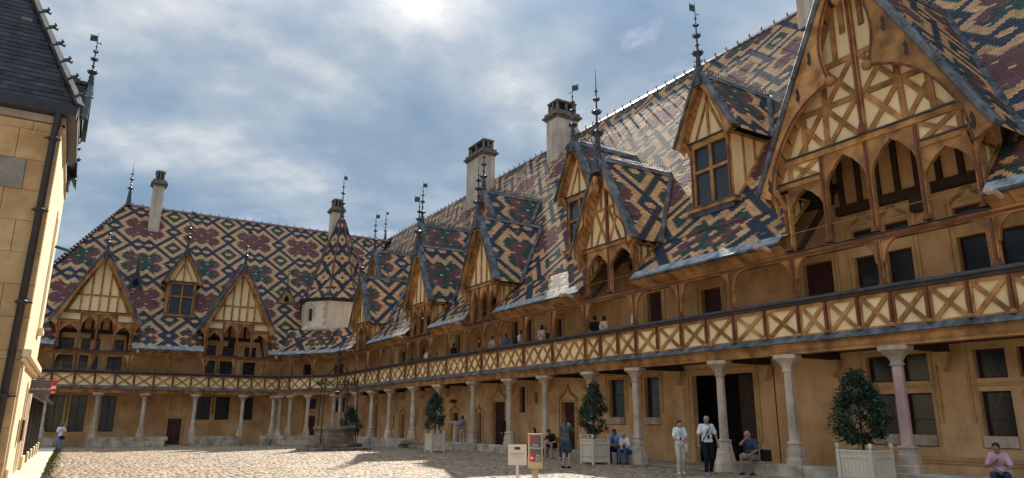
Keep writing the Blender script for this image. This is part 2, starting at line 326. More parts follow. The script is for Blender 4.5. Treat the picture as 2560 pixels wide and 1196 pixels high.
# ---------------------------------------------------------------- frames of the three gallery fronts
Apt = np.array((14.75, 61.5, 0)); Bpt = np.array((18.3, 56.95, 0)); ABv = Bpt-Apt; ABL = float(np.linalg.norm(ABv)); ABu = ABv/ABL
RW = Fr((18.3, 0, 0), (0, 1, 0), (1, 0, 0), lambda s: -0.09*np.clip((s-42)/15, 0, 1))
FWg = Fr((0, 61.5, 0), (1, 0, 0), (0, 1, 0), lambda s: np.full_like(np.asarray(s, float), -0.18))
CH = Fr(Apt, ABu, (-ABu[1], ABu[0], 0), lambda s: -0.18+0.09*np.clip(s/ABL, 0, 1))
SL = {id(RW): 1.44, id(FWg): 1.579}
def droof(fr, z):
    return 1.2+(z-8.5)/SL[id(fr)] if z > 8.5 else 1.2+(z-8.5)/1.05
# ---------------------------------------------------------------- builders used by all fronts
def wall_cells(fr, s0, s1, z0, z1, d, openings, m, parent, name='masonry_wall', rev=0.25):
    S_ = sorted({s0, s1}|{min(max(x, s0), s1) for o in openings for x in o[:2]}); Z_ = sorted({z0, z1}|{min(max(x, z0), z1) for o in openings for x in o[2:4]})
    mb = MB(fr)
    for a, b in zip(S_[:-1], S_[1:]):
        run = None
        for c, e in list(zip(Z_[:-1], Z_[1:]))+[(None, None)]:
            solid = c is not None and not any(o[0] < (a+b)/2 < o[1] and o[2] < (c+e)/2 < o[3] for o in openings)
            if solid: run = (run[0], e) if run else (c, e)
            elif run: mb.add([(a, d, run[0]), (b, d, run[0]), (b, d, run[1]), (a, d, run[1])], [(0, 1, 2, 3)]); run = None
    for o in openings:
        a, b, c, e = o[:4]
        for q in (((a, d, c), (a, d+rev, c), (a, d+rev, e), (a, d, e)), ((b, d, c), (b, d+rev, c), (b, d+rev, e), (b, d, e)),
                  ((a, d, e), (b, d, e), (b, d+rev, e), (a, d+rev, e)), ((a, d, c), (b, d, c), (b, d+rev, c), (a, d+rev, c))):
            mb.add(q, [(0, 1, 2, 3)])
    return mb.build(name, m, parent)
def window(fr, s0, s1, z0, z1, d, parent, nh=1, nvv=2, fm=None, surround=True, hood=None, sill=False):
    fm = fm or DOORM; mb = MB(fr); f = 0.045; dd = d+0.17
    mb.box(s0, s0+f, dd, dd+.06, z0, z1).box(s1-f, s1, dd, dd+.06, z0, z1).box(s0+f, s1-f, dd, dd+.06, z0, z0+f).box(s0+f, s1-f, dd, dd+.06, z1-f, z1)
    w = mb.build('window', fm, parent)
    xs = np.linspace(s0+f, s1-f, nh+1); zs = np.linspace(z0+f, z1-f, nvv+1)
    if nh > 1 or nvv > 1:
        for x in xs[1:-1]: MB(fr).box(x-.025, x+.025, dd+.008, dd+.05, z0+f, z1-f).build('glazing_bar', fm, w)
        for z in zs[1:-1]: MB(fr).box(s0+f, s1-f, dd+.012, dd+.046, z-.015, z+.015).build('glazing_bar', fm, w)
    for i in range(nh):
        for j in range(nvv):
            p = MB(fr); t = random.uniform(-.006, .006)
            p.add([(xs[i], dd+.03+t, zs[j]), (xs[i+1], dd+.03, zs[j]), (xs[i+1], dd+.03-t, zs[j+1]), (xs[i], dd+.03, zs[j+1])], [(0, 1, 2, 3)]).build('pane', GLASS, w)
    if surround: surround_mould(fr, s0, s1, z0, z1, d, parent, hood)
    if sill: MB(fr).box(s0-.02, s1+.02, d-.10, d+.16, z0+.02, z0+.32).build('sill_box', STONE, parent, bevel=.01)
    return w
def ogee_pts(s0, s1, z, rise, n=9):
    c = (s0+s1)/2; hw = (s1-s0)/2; out = []
    for i in range(2*n+1):
        t = (i-n)/n; x = abs(t)
        y = (1-x)**1.8*0.55+0.45*math.sqrt(max(0, 1-x**2.2))*1.0
        y = 0.45*math.sqrt(max(0, 1-x**2))+0.55*max(0, 1-x/0.55)**1.7
        out.append((c+hw*t, z+rise*y))
    return out
def surround_mould(fr, s0, s1, z0, z1, d, parent, hood=None):
    mb = MB(fr); w = 0.09
    for k, (o, pr) in enumerate(((0.06, 0.02), (0.20, 0.05))):
        a, b, t = s0-o, s1+o, z1+o
        bot = z0 if k == 0 else z0+0.25*(z1-z0)
        mb.box(a-w/2, a+w/2, d-pr, d+.02, bot, t+w/2).box(b-w/2, b+w/2, d-pr, d+.02, bot, t+w/2)
        if not (hood and k == 1): mb.box(a+w/2, b-w/2, d-pr, d+.02, t-w/2, t+w/2)
    if hood:
        for o, pr in ((0.20, 0.055), (0.34, 0.035)):
            mb.band(ogee_pts(s0-o, s1+o, z1+.02, hood+o*.6), w*.8, d-pr, d+.02)
    return mb.build('stone_moulding', MOULD, parent)
def door(fr, s0, s1, z0, z1, d, parent, hood=None, m=DOORM, surround=True):
    n = max(2, round((s1-s0)/.2)); xs = np.linspace(s0, s1, n+1); dd = d+.2
    mb = MB(fr)
    for i in range(n): mb.box(xs[i]+.003, xs[i+1]-.003, dd, dd+.04, z0, z1)
    dr = mb.build('door', m, parent)
    for zz in (z0+.3, z1-.42): MB(fr).box(s0+.03, s1-.03, dd-.02, dd-.001, zz, zz+.10).build('strap_hinge', IRON, dr)
    MB(fr).lathe(((s0+.12), dd-.04, (z0+z1)/2), [(.03, -.03), (.035, 0), (.03, .03)], 6).build('handle', IRON, dr)
    if surround: surround_mould(fr, s0, s1, z0, z1, d, parent, hood)
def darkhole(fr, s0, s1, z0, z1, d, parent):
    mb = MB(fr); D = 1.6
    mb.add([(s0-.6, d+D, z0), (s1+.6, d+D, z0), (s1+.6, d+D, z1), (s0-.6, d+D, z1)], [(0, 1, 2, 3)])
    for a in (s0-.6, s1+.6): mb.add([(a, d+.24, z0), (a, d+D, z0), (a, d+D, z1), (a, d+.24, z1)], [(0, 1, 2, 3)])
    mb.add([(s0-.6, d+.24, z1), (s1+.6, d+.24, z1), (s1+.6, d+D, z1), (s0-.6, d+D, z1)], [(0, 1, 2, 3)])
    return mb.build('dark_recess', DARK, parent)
def column(fr, s, parent, zb=0.35, d=0.12, pink=False, k=1.0):
    z0 = 1.0
    c = MB(fr).lathe((s, d, 0), [(.155, z0), (.15, 1.1), (.138, 3.02), (.142, 3.06)], 8, R(22.5)).build('column', PINKST if pink else STONE, parent)
    MB(fr).lathe((s, d, 0), [(.15, 3.02), (.185, 3.045), (.185, 3.075), (.15, 3.10), (.16, 3.16), (.22, 3.26), (.34, 3.37), (.385, 3.40)], 8, R(22.5)).lathe((s, d, 0), [(.40, 3.402), (.43, 3.43), (.43, 3.535)], 8, R(22.5)).build('capital', STONE, c)
    pr = [(.31, zb), (.31, zb+.16), (.27, zb+.19), (.265, .78), (.235, .80), (.215, .93)] if zb > .2 else [(.40, zb), (.38, .25), (.31, .45), (.29, .60), (.265, .62), (.25, .80), (.235, .82), (.215, .93)]
    MB(fr).lathe((s, d, 0), pr+[(.245, .945), (.245, .985), (.19, 1.005)], 8, R(22.5)).build('column_base', STONE, c)
    return c
def spandrel(s, z, sg, a, b, n=7):
    pts = [(s, z), (s+sg*a, z)]
    for i in range(1, n+1):
        th = math.pi/2*i/n; pts.append((s+sg*(a-a*.86*math.sin(th)), z-b+b*math.cos(th)*1.0 if False else z-b*(1-math.cos(th))*0.96-0.02))
    pts.append((s, z-b))
    return pts
def brace(fr, s, z, sg, a, b, d0, d1, name, parent):
    return MB(fr).poly(spandrel(s, z, sg, a, b), d0, d1).build(name, WOOD, parent)
def arch_head(fr, s0, s1, zs, za, zt, parent, d0=0.02, d1=0.16, lobes=True, name='arch_board'):
    """two halves of a pierced board closing the space between an arch and the beam above"""
    c = (s0+s1)/2; hw = (s1-s0)/2
    for sg in (-1, 1):
        pts = [(c, zt), (c+sg*hw, zt), (c+sg*hw, zs)]
        n = 12
        for i in range(1, n+1):
            t = i/n
            x = hw*(1-t); y = zs+(za-zs)*(1-(1-t)**1.7)**1.0*0.86
            if lobes:
                y = zs+(za-zs)*(0.80*math.sin(min(t/0.85, 1)*math.pi/2)+0.20*max(0, (t-.7)/.3)**1.5)
                x += hw*.07*abs(math.sin(t*math.pi*2.2))
                x = min(x, hw-.01)
            if i == n: x = 0; y = za
            pts.append((c+sg*x, y))
        MB(fr).poly(pts, d0, d1).build(name, WOOD, parent)
def rail_post(fr, s, parent, wide=.11):
    MB(fr).box(s-wide*.45, s+wide*.45, -.03, .12, 4.06, 4.97).box(s-wide*.28, s+wide*.28, -.07, -.03, 4.1, 4.95).build('baluster_post', WOODR, parent)
    MB(fr).lathe((s, -.06, 4.04), [(.075, 0), (.085, .05), (.06, .10)], 6).build('post_boss', WOOD, parent)
def rail_bay(fr, s0, s1, nx, parent, post=.05, slant=0.0):
    a, b = s0+post, s1-post
    p = MB(fr).add([(a, .06, 4.06), (b, .06, 4.06), (b, .06, 4.97), (a, .06, 4.97)], [(0, 1, 2, 3)]).build('balustrade_panel', PLAST, parent)
    fm = MB(fr); f = .05
    fm.box(a, b, .0, .058, 4.88, 4.97).box(a, b, .0, .058, 4.06, 4.10)
    fm.box(a, a+f*.8, .002, .056, 4.10, 4.88).box(b-f*.8, b, .002, .056, 4.10, 4.88)
    fm.build('panel_frame', WOOD, p)
    xs = np.linspace(a+.03, b-.03, nx+1)
    for i in range(nx):
        w = .115 if nx == 1 else .10
        MB(fr).bar((xs[i]+.02, 4.09), (xs[i+1]-.02, 4.89), w, .016, .05).build('cross_brace', WOOD, p)
        MB(fr).bar((xs[i]+.02, 4.89), (xs[i+1]-.02, 4.09), w, .008, .054).build('cross_brace', WOOD, p)
def long_parts(fr, s0, s1, parent, step=4.0, zed=True):
    """beams that run along the whole front, in lengths"""
    n = max(1, round((s1-s0)/step)); xs = np.linspace(s0, s1, n+1)
    for a, b in zip(xs[:-1], xs[1:]):
        g = .004
        MB(fr).box(a+g, b-g, -.02, .30, 3.54, 3.86).build('floor_beam', WOOD, parent)
        MB(fr).box(a+g, b-g, -.045, -.021, 3.62, 3.66).box(a+g, b-g, -.06, -.021, 3.80, 3.86).build('beam_moulding', WOOD, parent)
        MB(fr).add([(a, -.20, 3.875), (b, -.20, 3.875), (b, -.02, 4.055), (a, -.02, 4.055), (a, -.20, 3.862), (b, -.20, 3.862), (b, .28, 3.862), (a, .28, 3.862), (b, .28, 4.055), (a, .28, 4.055)],
                   [(0, 1, 2, 3), (4, 5, 1, 0), (4, 7, 6, 5), (3, 2, 8, 9)]).build('lead_ledge', LEAD, parent)
        MB(fr).box(a+g, b-g, -.05, .16, 4.975, 5.07).build('hand_rail', WOODD, parent)
        MB(fr).poly([(a, 5.075), (b, 5.075), (b, 5.175), (a, 5.175)], -.09, .20).build('rail_cap', LEADD, parent, bevel=.02)
def eave_beam(fr, s0, s1, parent):
    MB(fr).box(s0, s1, .0, .22, 6.40, 6.58).build('eave_beam', WOOD, parent)
    MB(fr).box(s0, s1, -.035, -.001, 6.44, 6.50).build('beam_moulding', WOODR, parent)
def upper_post(fr, s, parent, left=True, right=True, br=.42):
    p = MB(fr).box(s-.07, s+.07, .0, .16, 5.17, 6.40).build('gallery_post', WOOD, parent)
    MB(fr).box(s-.035, s+.035, -.045, -.001, 5.25, 6.38).build('post_moulding', WOODR, p)
    MB(fr).lathe((s, .03, 5.17), [(.11, 0), (.12, .06), (.085, .12), (.085, .2)], 6).build('post_foot', WOODR, p)
    if left: brace(fr, s-.072, 6.40, -1, br, .62, .03, .13, 'knee_brace', p)
    if right: brace(fr, s+.072, 6.40, 1, br, .62, .03, .13, 'knee_brace', p)
def eave(fr, s0, s1, parent, g0=True):
    """rafter feet, gutter and lead apron between two dormers"""
    n = max(1, round((s1-s0)/.55)); xs = np.linspace(s0, s1, n+1)
    for a, b in zip(xs[:-1], xs[1:]):
        MB(fr).add([(a+.012, -.03, 6.585), (b-.012, -.03, 6.585), (b-.012, -.36, 6.80), (a+.012, -.36, 6.80), (a+.012, .05, 6.60), (b-.012, .05, 6.60), (b-.012, -.34, 6.86), (a+.012, -.34, 6.86)],
                   [(0, 1, 2, 3), (4, 7, 6, 5), (0, 3, 7, 4), (1, 5, 6, 2), (3, 2, 6, 7), (0, 4, 5, 1)]).build('eave_board', WOOD, parent)
    MB(fr).seg((s0, -.40, 6.87), (s1, -.40, 6.87), .12, .09).build('gutter', LEAD, parent, bevel=.02)
    n = max(1, round((s1-s0)/.5)); xs = np.linspace(s0, s1, n+1)
    for a, b in zip(xs[:-1], xs[1:]):
        MB(fr).add([(a+.006, -.38, 6.925), (b-.006, -.38, 6.925), (b-.006, -.10, 7.215), (a+.006, -.10, 7.215)], [(0, 1, 2, 3)]).box(a-.012, a+.012, -.36, -.34, 6.93, 6.97).build('lead_apron', LEADL, parent)
def crest(fr, s, d0, d1, z, parent, m=LEADD):
    mb = MB(fr); n = int((d1-d0)/.16)
    for i in range(n):
        d = d0+.08+i*.16
        mb.seg((s, d-.09, z), (s, d+.09, z+.17), .018, .018, (1, 0, 0)).seg((s, d+.09, z), (s, d-.09, z+.17), .018, .018, (1, 0, 0)).seg((s, d, z+.1), (s, d, z+.25), .02, .03, (1, 0, 0))
    mb.seg((s, d0, z+.005), (s, d1, z+.005), .03, .03)
    mb.build('ridge_cresting', m, parent)
FIN = [(.0, .30), (.02, .26), (.10, .21), (.22, .15), (.34, .105), (.36, .17), (.385, .25), (.40, .13), (.42, .06), (.46, .055), (.47, .12), (.49, .05), (.55, .045), (.56, .13), (.585, .16), (.60, .09), (.62, .04), (.68, .035), (.69, .10), (.71, .035), (.77, .03), (.78, .075), (.80, .025), (1.0, .008)]
def finial(P, h, parent, vane=None, k=1.0, m=LEADD, seed=0):
    rnd_ = random.Random(seed+int(abs(P[0])*10+abs(P[1])*7))
    fr = Fr(P, (1, 0, 0), (0, 1, 0))
    mb = MB(fr).lathe((0, 0, 0), [(r*k, z*h) for z, r in FIN], 8, R(22.5))
    for zt, rr, up in ((.37, .25, .14), (.575, .18, .10), (.70, .12, .07)):
        nn = 8
        for i in range(nn):
            a = 2*math.pi*i/nn; c, s_ = math.cos(a), math.sin(a)
            mb.tube([(c*.05*k, s_*.05*k, zt*h-.04), (c*rr*.9*k, s_*rr*.9*k, zt*h-.02), (c*rr*1.15*k, s_*rr*1.15*k, zt*h+up*.6*k), (c*rr*.95*k, s_*rr*.95*k, zt*h+up*k)], [.03*k, .035*k, .028*k, .012*k], 4)
    for j in range(5):
        z = (.04+j*.06)*h; r = np.interp(z/h, [.0, .1, .22, .34], [.30, .21, .15, .105])*k
        for i in range(4):
            a = R(45)+math.pi/2*i; c, s_ = math.cos(a), math.sin(a)
            mb.tube([(c*r, s_*r, z), (c*(r+.07*k), s_*(r+.07*k), z+.03), (c*(r+.08*k), s_*(r+.08*k), z+.1*k)], [.03*k, .03*k, .012*k], 4)
    fo = mb.build('finial', m, parent, origin=tuple(P))
    if vane:
        z0 = .86*h; w = .42*k; hh = .34*k; dx, dy = vane
        v = MB(fr); q = .012
        v.obox((dx*w*.55, dy*w*.55, z0+hh/2), (dx, dy, 0), (-dy, dx, 0), (0, 0, 1), w/2, q, hh/2)
        vo = v.build('weather_vane', VANE, fo)
        MB(fr).seg((-dx*w*.5, -dy*w*.5, z0-.12*k), (dx*w*.1, dy*w*.1, z0-.06*k), .02, .02).lathe((-dx*w*.55, -dy*w*.55, z0-.12*k), [(.01, -.03), (.035, 0), (.01, .03)], 6).seg((dx*w*.03, dy*w*.03, z0+hh), (dx*w*1.15, dy*w*1.15, z0+hh+.08*k), .018, .018).build('vane_arm', LEADD, fo)
    return fo
def barge(fr, c, hw, z0, za, d, parent, arcs=1, base=.20, cusp=.30, thick=.10, lead=.15):
    """two bargeboards with an inner edge cut in arcs, and their lead capping"""
    for sg in (-1, 1):
        tip = Vector((c+sg*hw, z0)); ap = Vector((c, za)); t = (ap-tip); Ln = t.length; t.normalize(); nrm = Vector((sg*t.y, -sg*t.x))
        if nrm.dot(Vector((c, z0))-tip) < 0: nrm = -nrm
        outer = [tip, ap]; inner = []
        n = 30
        for i in range(n+1):
            u = i/n; tau = (u*arcs) % 1 if i < n else 1
            w = base+cusp*abs(2*tau-1)**2.2 if arcs != 2 else base+cusp*max(0, 1-abs(u-.5)/.36)**3.0+.32*max(0, 1-u/.14)**1.5+.25*max(0, (u-.86)/.14)
            p = tip+t*(u*Ln)+nrm*w
            if sg*(p.x-c) < 0: p = Vector((c, p.y-0))
            inner.append(p)
        inner = [q for q in inner if sg*(q.x-c) > 0.0]
        lastz = inner[-1].y
        inner.append(Vector((c, lastz-.02)))
        MB(fr).poly([tip, ap]+inner[::-1], d, d+thick).build('bargeboard', WOOD, parent)
        mb = MB(fr)
        for u0, u1 in zip(np.linspace(0, 1, 25)[:-1], np.linspace(0, 1, 25)[1:]): pass
        q = [p+nrm*(-.0) for p in inner[:-1]]
        if len(q) > 2: MB(fr).band([p-nrm*.03 for p in q], .05, d-.035, d-.002).build('barge_moulding', WOODR if arcs > 1 else WOOD, parent)
        k = max(3, round(Ln/.75)); us = np.linspace(0, 1, k+1)
        for a, b in zip(us[:-1], us[1:]):
            off = nrm*(-.045)
            pa = tip+t*(a*Ln-.02)+off; pb = tip+t*(b*Ln-.01)+off
            MB(fr).bar(pa, pb, lead, d-.09, d+.34).build('lead_flashing', LEAD, parent, bevel=.025)
        cr = MB(fr)
        for u in np.arange(.06, .97, .38/Ln):
            b0 = tip+t*(u*Ln)-nrm*.10
            cr.tube([(b0.x, d+.28, b0.y), (b0.x-nrm.x*.07, d+.28, b0.y-nrm.y*.07), (b0.x-nrm.x*.09+t.x*.05, d+.28, b0.y-nrm.y*.09+t.y*.05)], [.022, .03, .012], 5)
        cr.build('crocket', LEADD, parent)
def dormer_roof(fr, c, hw, z0, za, d0, parent, seed=0, w=.213, e=.113, ivs=0):
    zb = droof(fr, z0); zt = droof(fr, za)
    for sg in (-1, 1):
        A = fr.p(c+sg*hw, d0, z0); A2 = fr.p(c+sg*hw, zb+.3, z0); B = fr.p(c, d0, za)
        U = fr.n; V = (B-A); Ln = float(np.linalg.norm(V)); V = V/Ln; Nn = np.cross(U, V); Nn = Nn if Nn[2] > 0 else -Nn
        D0 = d0
        def keep(u, v, cpt, zb=zb, zt=zt, Ln=Ln): 
            z = z0+(za-z0)*v/Ln; dm = np.where(z > 8.5, 1.2+(z-8.5)/SL[id(fr)], 1.2+(z-8.5)/1.05); return (D0+u < dm+.04) & (v < Ln-.06)
        tile_field(parent, A, U, V, Nn, zt-d0+.3, Ln, keep, w=w, e=e, iu0=seed*7, iv0=ivs)
        deck_field(parent, A, U, V, Nn, zt-d0, Ln, keep, st=.22)
        # valley flashing
        p = np.array((c+sg*hw, zb, z0)); q = np.array((c, zt, za)); mb = MB(fr)
        n = max(2, int(np.linalg.norm(q-p)/.5)); ts = np.linspace(0, 1, n+1)
        for a, b in zip(ts[:-1], ts[1:]):
            pa = p+(q-p)*a; pb = p+(q-p)*(b+.01); out = np.array((sg*.12, -.03, 0)); inn = np.array((-sg*.02, -.16, .0))
            up = np.array((0, -.05, .06)); i = len(mb.v)
            mb.add([pa+out+up, pb+out+up, pb+up*1.0, pa+up*1.0], [(0, 1, 2, 3)]); mb.add([pa+up, pb+up, pb+inn+up*1.2, pa+inn+up*1.2], [(0, 1, 2, 3)])
        mb.build('valley_lead', LEAD, parent)
    MB(fr).poly([(c-.13, za-.16), (c, za+.07), (c+.13, za-.16), (c, za-.02)], d0, zt-.05).build('ridge_lead', LEAD, parent)
    crest(fr, c, d0+.4, zt-.1, za+.06, parent)
def cheeks(fr, c, hw, zlo, zhi, parent, d0=.0, name='dormer', m=PLAST):
    """side walls of a dormer down to the main roof"""
    mb = MB(fr); v = []
    for sg in (-1, 1):
        s = c+sg*hw; dl = max(d0+.08, droof(fr, zlo)); dh = droof(fr, zhi)
        v += [(s, d0, zlo), (s, dl, zlo), (s, dh, zhi), (s, d0, zhi)]
    mb.add(v, [(0, 1, 2, 3), (4, 7, 6, 5), (0, 4, 5, 1)])
    return mb.build(name, m, parent)
def cheek_timbers(fr, c, hw, zlo, zhi, parent, d0=.0, n=2):
    for sg in (-1, 1):
        s = c+sg*(hw+.012); dh = droof(fr, zhi); dl = droof(fr, zlo)
        x0, x1 = (s-.03, s+.03)
        for i in range(n):
            d = d0+(dh-d0)*(i+1)/(n+1)*.95
            zb = zlo if d < dl else (8.5+(d-1.2)*(SL[id(fr)] if d > 1.2 else 1.05))
            MB(fr).box(x0, x1, d-.05, d+.05, zb, zhi).build('cheek_timber', WOOD, parent)
        a = (s, max(d0, dl), max(zlo, 8.5+(max(d0, dl)-1.2)*1.05 if dl < 1.2 else zlo)); b = (s, dh, zhi)
        MB(fr).seg((a[0], a[1], a[2]+.1), (b[0], b[1], b[2]+.02), .075, .16, (0, 1, 0) if False else (1, 0, 0)).build('cheek_timber', WOOD, parent)
        MB(fr).box(x0, x1, d0, dh, zhi-.10, zhi).build('cheek_timber', WOOD, parent)
def gable_panel(fr, c, hw, z0, za, d, parent, m=PLAST):
    return MB(fr).poly([(c-hw, z0), (c+hw, z0), (c, za)], d+.05, d+.12).build('gable_panel', m, parent)
def clipz(c, hw, z0, za, s): return z0+(za-z0)*max(0, 1-abs(s-c)/hw)
def tb(fr, p, q, w, d, parent, dep=.055):
    MB(fr).bar(p, q, w, d-random.uniform(0, .006), d+.049).build('timber', WOOD, parent)
# ---------------------------------------------------------------- dormers
def shelf(fr, a, b, parent):
    eave_beam(fr, a, b, parent)
    MB(fr).add([(a, -.10, 6.60), (b, -.10, 6.60), (b, .20, 6.67), (a, .20, 6.67), (a, -.10, 6.585), (b, -.10, 6.585), (b, .2, 6.585), (a, .2, 6.585)], [(0, 1, 2, 3), (4, 5, 1, 0), (4, 7, 6, 5), (3, 2, 6, 7)]).build('shelf_lead', LEADD, parent)
def lead_drip(fr, a, b, z, parent, d=-.05):
    MB(fr).poly([(a, z), (b, z), (b, z+.05), (a, z+.05)], d, .05).build('drip_lead', LEADD, parent, bevel=.012)
def open_dormer(fr, parent, c, posts, hw, z0, za, grand=False, style='stud', arcs=1, seed=0, base=.2, cusp=.3, fin=4.0, vane=None, narch=2, dbarge=-.45, fk=1.0):
    pl, pr_ = posts[0], posts[-1]; hp = (pr_-pl)/2; pc = (pl+pr_)/2
    dm = cheeks(fr, pc, hp, 7.2, z0, parent, name='open_dormer')
    cheek_timbers(fr, pc, hp, 7.2, z0-.05, dm)
    zt = 9.5 if grand else 8.72
    for i, s in enumerate(posts):
        top = z0 if i in (0, len(posts)-1) else zt-.17
        w = .10 if i in (0, len(posts)-1) else .075
        MB(fr).box(s-w, s+w, .0, .18, 6.66, top).build('dormer_post', WOOD, dm)
        MB(fr).box(s-w*.45, s+w*.45, -.05, -.001, 6.8, top-.02).lathe((s, -.01, 6.66), [(.13, 0), (.13, .06), (.08, .14)], 6).build('post_moulding', WOODR, dm)
    hz = lambda z: hw*(za-z)/(za-z0)
    if grand:
        zl = 8.78; s1, s3 = posts[1], posts[3]
        a, b = c-hz(zt)+.25, c+hz(zt)-.25
        MB(fr).box(a, b, -.04, .16, zt-.17, zt).build('tie_beam', WOOD, dm); lead_drip(fr, a, b, zt+.003, dm, -.10)
        for x0, x1 in ((posts[0]-.25, s1-.08), (s3+.08, posts[4]+.25)):
            MB(fr).box(x0, x1, -.03, .15, zl-.15, zl).build('tie_beam', WOOD, dm); lead_drip(fr, x0, x1, zl+.003, dm, -.08)
        for x0, x1, i in ((posts[0]-.12, s1-.075, 0), (s3+.075, posts[4]+.12, 1)):
            MB(fr).box(x0, x1, .05, .12, zl+.001, zt-.171).build('gable_panel', PLAST, dm)
            if style == 'cross':
                tb(fr, (x0+.45, zl), (x1-.02, zt-.17), .13, -.0, dm) if i == 0 else tb(fr, (x0+.02, zl), (x1-.45, zt-.17), .13, -.0, dm)
                tb(fr, (x0+.45, zt-.17), (x1-.02, zl), .13, -.0, dm) if i == 0 else tb(fr, (x0+.02, zt-.17), (x1-.45, zl), .13, -.0, dm)
                xx = x0+.38 if i == 0 else x1-.38
                tb(fr, (xx, zl), (xx, zt-.17), .15, .0, dm)
        arch_head(fr, posts[0]+.1, s1-.075, 7.85, 8.5, zl-.15, dm); arch_head(fr, s3+.075, posts[4]-.1, 7.85, 8.5, zl-.15, dm)
        for x0, x1 in ((s1, posts[2]), (posts[2], s3)): arch_head(fr, x0+.075, x1-.075, 8.35, 9.2, zt-.17, dm)
        MB(fr).box(s1, posts[2], .17, .19, 9.0, 9.33) if 0 else None
    else:
        a, b = c-hz(zt)+.12, c+hz(zt)-.12
        MB(fr).box(a, b, -.04, .16, zt-.14, zt).build('tie_beam', WOOD, dm); lead_drip(fr, a, b, zt+.003, dm, -.09)
        for x0, x1 in zip(posts[:-1], posts[1:]): arch_head(fr, x0+.075, x1-.075, 7.75, 8.45, zt-.14, dm, lobes=(narch == 2))
    for s, sg in ((pl, -1), (pr_, 1)):
        MB(fr).poly([(s+sg*.1, 7.75), (s+sg*.1, 8.35), (s+sg*.1+sg*.42, 8.62), (s+sg*.1+sg*.30, 8.62-.17), (s+sg*.1+sg*.1, 8.2)], -.30, -.16).build('bracket', WOOD, dm)
        MB(fr).seg((s, .0, 8.0), (s, -.42, z0+.02), .10, .12).build('bracket', WOOD, dm)
    # gable
    gh = hz(zt)-.12
    gable_panel(fr, c, gh, zt, za-.35, 0, dm)
    zin = lambda s: clipz(c, gh, zt, za-.35, s)
    if style == 'cross' and grand:
        MB(fr).box(c-.075, c+.075, -.09, .049, zt, za-.9).build('king_post', WOOD, dm); MB(fr).box(c-.035, c+.035, -.13, -.091, zt, za-.9).lathe((c, -.10, zt+.02), [(.13, 0), (.14, .1), (.08, .3)], 6).build('post_moulding', WOODR, dm)
        z1, z2 = 10.78, 12.05
        for z in (z1, z2):
            h = gh*(za-.35-z)/(za-.35-zt)
            tb(fr, (c-h, z), (c-.08, z), .17, 0, dm); tb(fr, (c+.08, z), (c+h, z), .17, 0, dm)
        for sg in (-1, 1):
            for zl_, zh_, xa, xb in ((zt, z1, .14, 1.12), (zt, z1, 1.25, 2.15), (z1, z2, .14, 1.05)):
                h = gh*(za-.35-zh_)/(za-.35-zt)
                tb(fr, (c+sg*xa, zh_-.06), (c+sg*xb, zl_+.06), .15, .004, dm)
                tb(fr, (c+sg*min(xb, h), zh_-.06), (c+sg*xa, zl_+.06), .15, .012, dm)
            for x, za_, zb_ in ((1.18, zt, z1), (1.95, zt, z1), (1.12, z1, z2), (.62, z2, 13.6), (.3, 12.9, 13.9)):
                if zin(c+sg*x) > za_+.3: tb(fr, (c+sg*x, za_), (c+sg*x*.97, min(zb_, zin(c+sg*x)-.05)), .16, -.004, dm)
    elif grand:
        zr = 10.75; h = gh*(za-.35-zr)/(za-.35-zt); tb(fr, (c-h, zr), (c+h, zr), .13, 0, dm)
        for x in (-1.2, -.6, 0, .6, 1.2): tb(fr, (c+x, zt), (c+x, max(zt+.3, zin(c+x)-.05)), .13, .004, dm)
        for sg in (-1, 1): tb(fr, (c+sg*(gh-.35), zt), (c+sg*.25, za-.9), .22, -.03, dm)
    elif style == 'cross':
        MB(fr).box(c-.06, c+.06, -.06, .049, zt, za-.8).build('king_post', WOODR, dm)
        zr = 10.3; h = gh*(za-.35-zr)/(za-.35-zt); tb(fr, (c-h, zr), (c+h, zr), .12, 0, dm)
        for sg in (-1, 1):
            tb(fr, (c+sg*.07, zt+.05), (c+sg*.78, zr), .11, .004, dm); tb(fr, (c+sg*.78, zt+.05), (c+sg*.07, zr), .11, .012, dm)
            tb(fr, (c+sg*.42, zr), (c+sg*.40, zin(c+sg*.42)-.05), .10, .0, dm); tb(fr, (c+sg*1.15, zt), (c+sg*.95, zr), .11, .004, dm)
    else:
        for x in (-.9, -.3, .3, .9): tb(fr, (c+x, zt), (c+x, zin(c+x)-.05), .12, .004, dm)
    # cove between panel and bargeboard
    for sg in (-1, 1):
        mb = MB(fr); n = 14
        for i in range(n):
            u0, u1 = i/n, (i+.9)/n
            f = lambda u: (c+sg*(hw-.12)*(1-u), z0+(za-z0)*u-.12)
            (x0, y0), (x1, y1) = f(u0), f(u1); k = .30+.14*(1-(2*u0-1)**2)
            mb.add([(x0, dbarge+.1, y0), (x1, dbarge+.1, y1), (x1-sg*k*.0, .06, y1-k), (x0-sg*k*.0, .06, y0-k)], [(0, 1, 2, 3)])
        mb.build('soffit_board', WOOD, dm)
    barge(fr, c, hw, z0, za, dbarge, dm, arcs=arcs, base=base, cusp=cusp, lead=.17 if grand else .13)
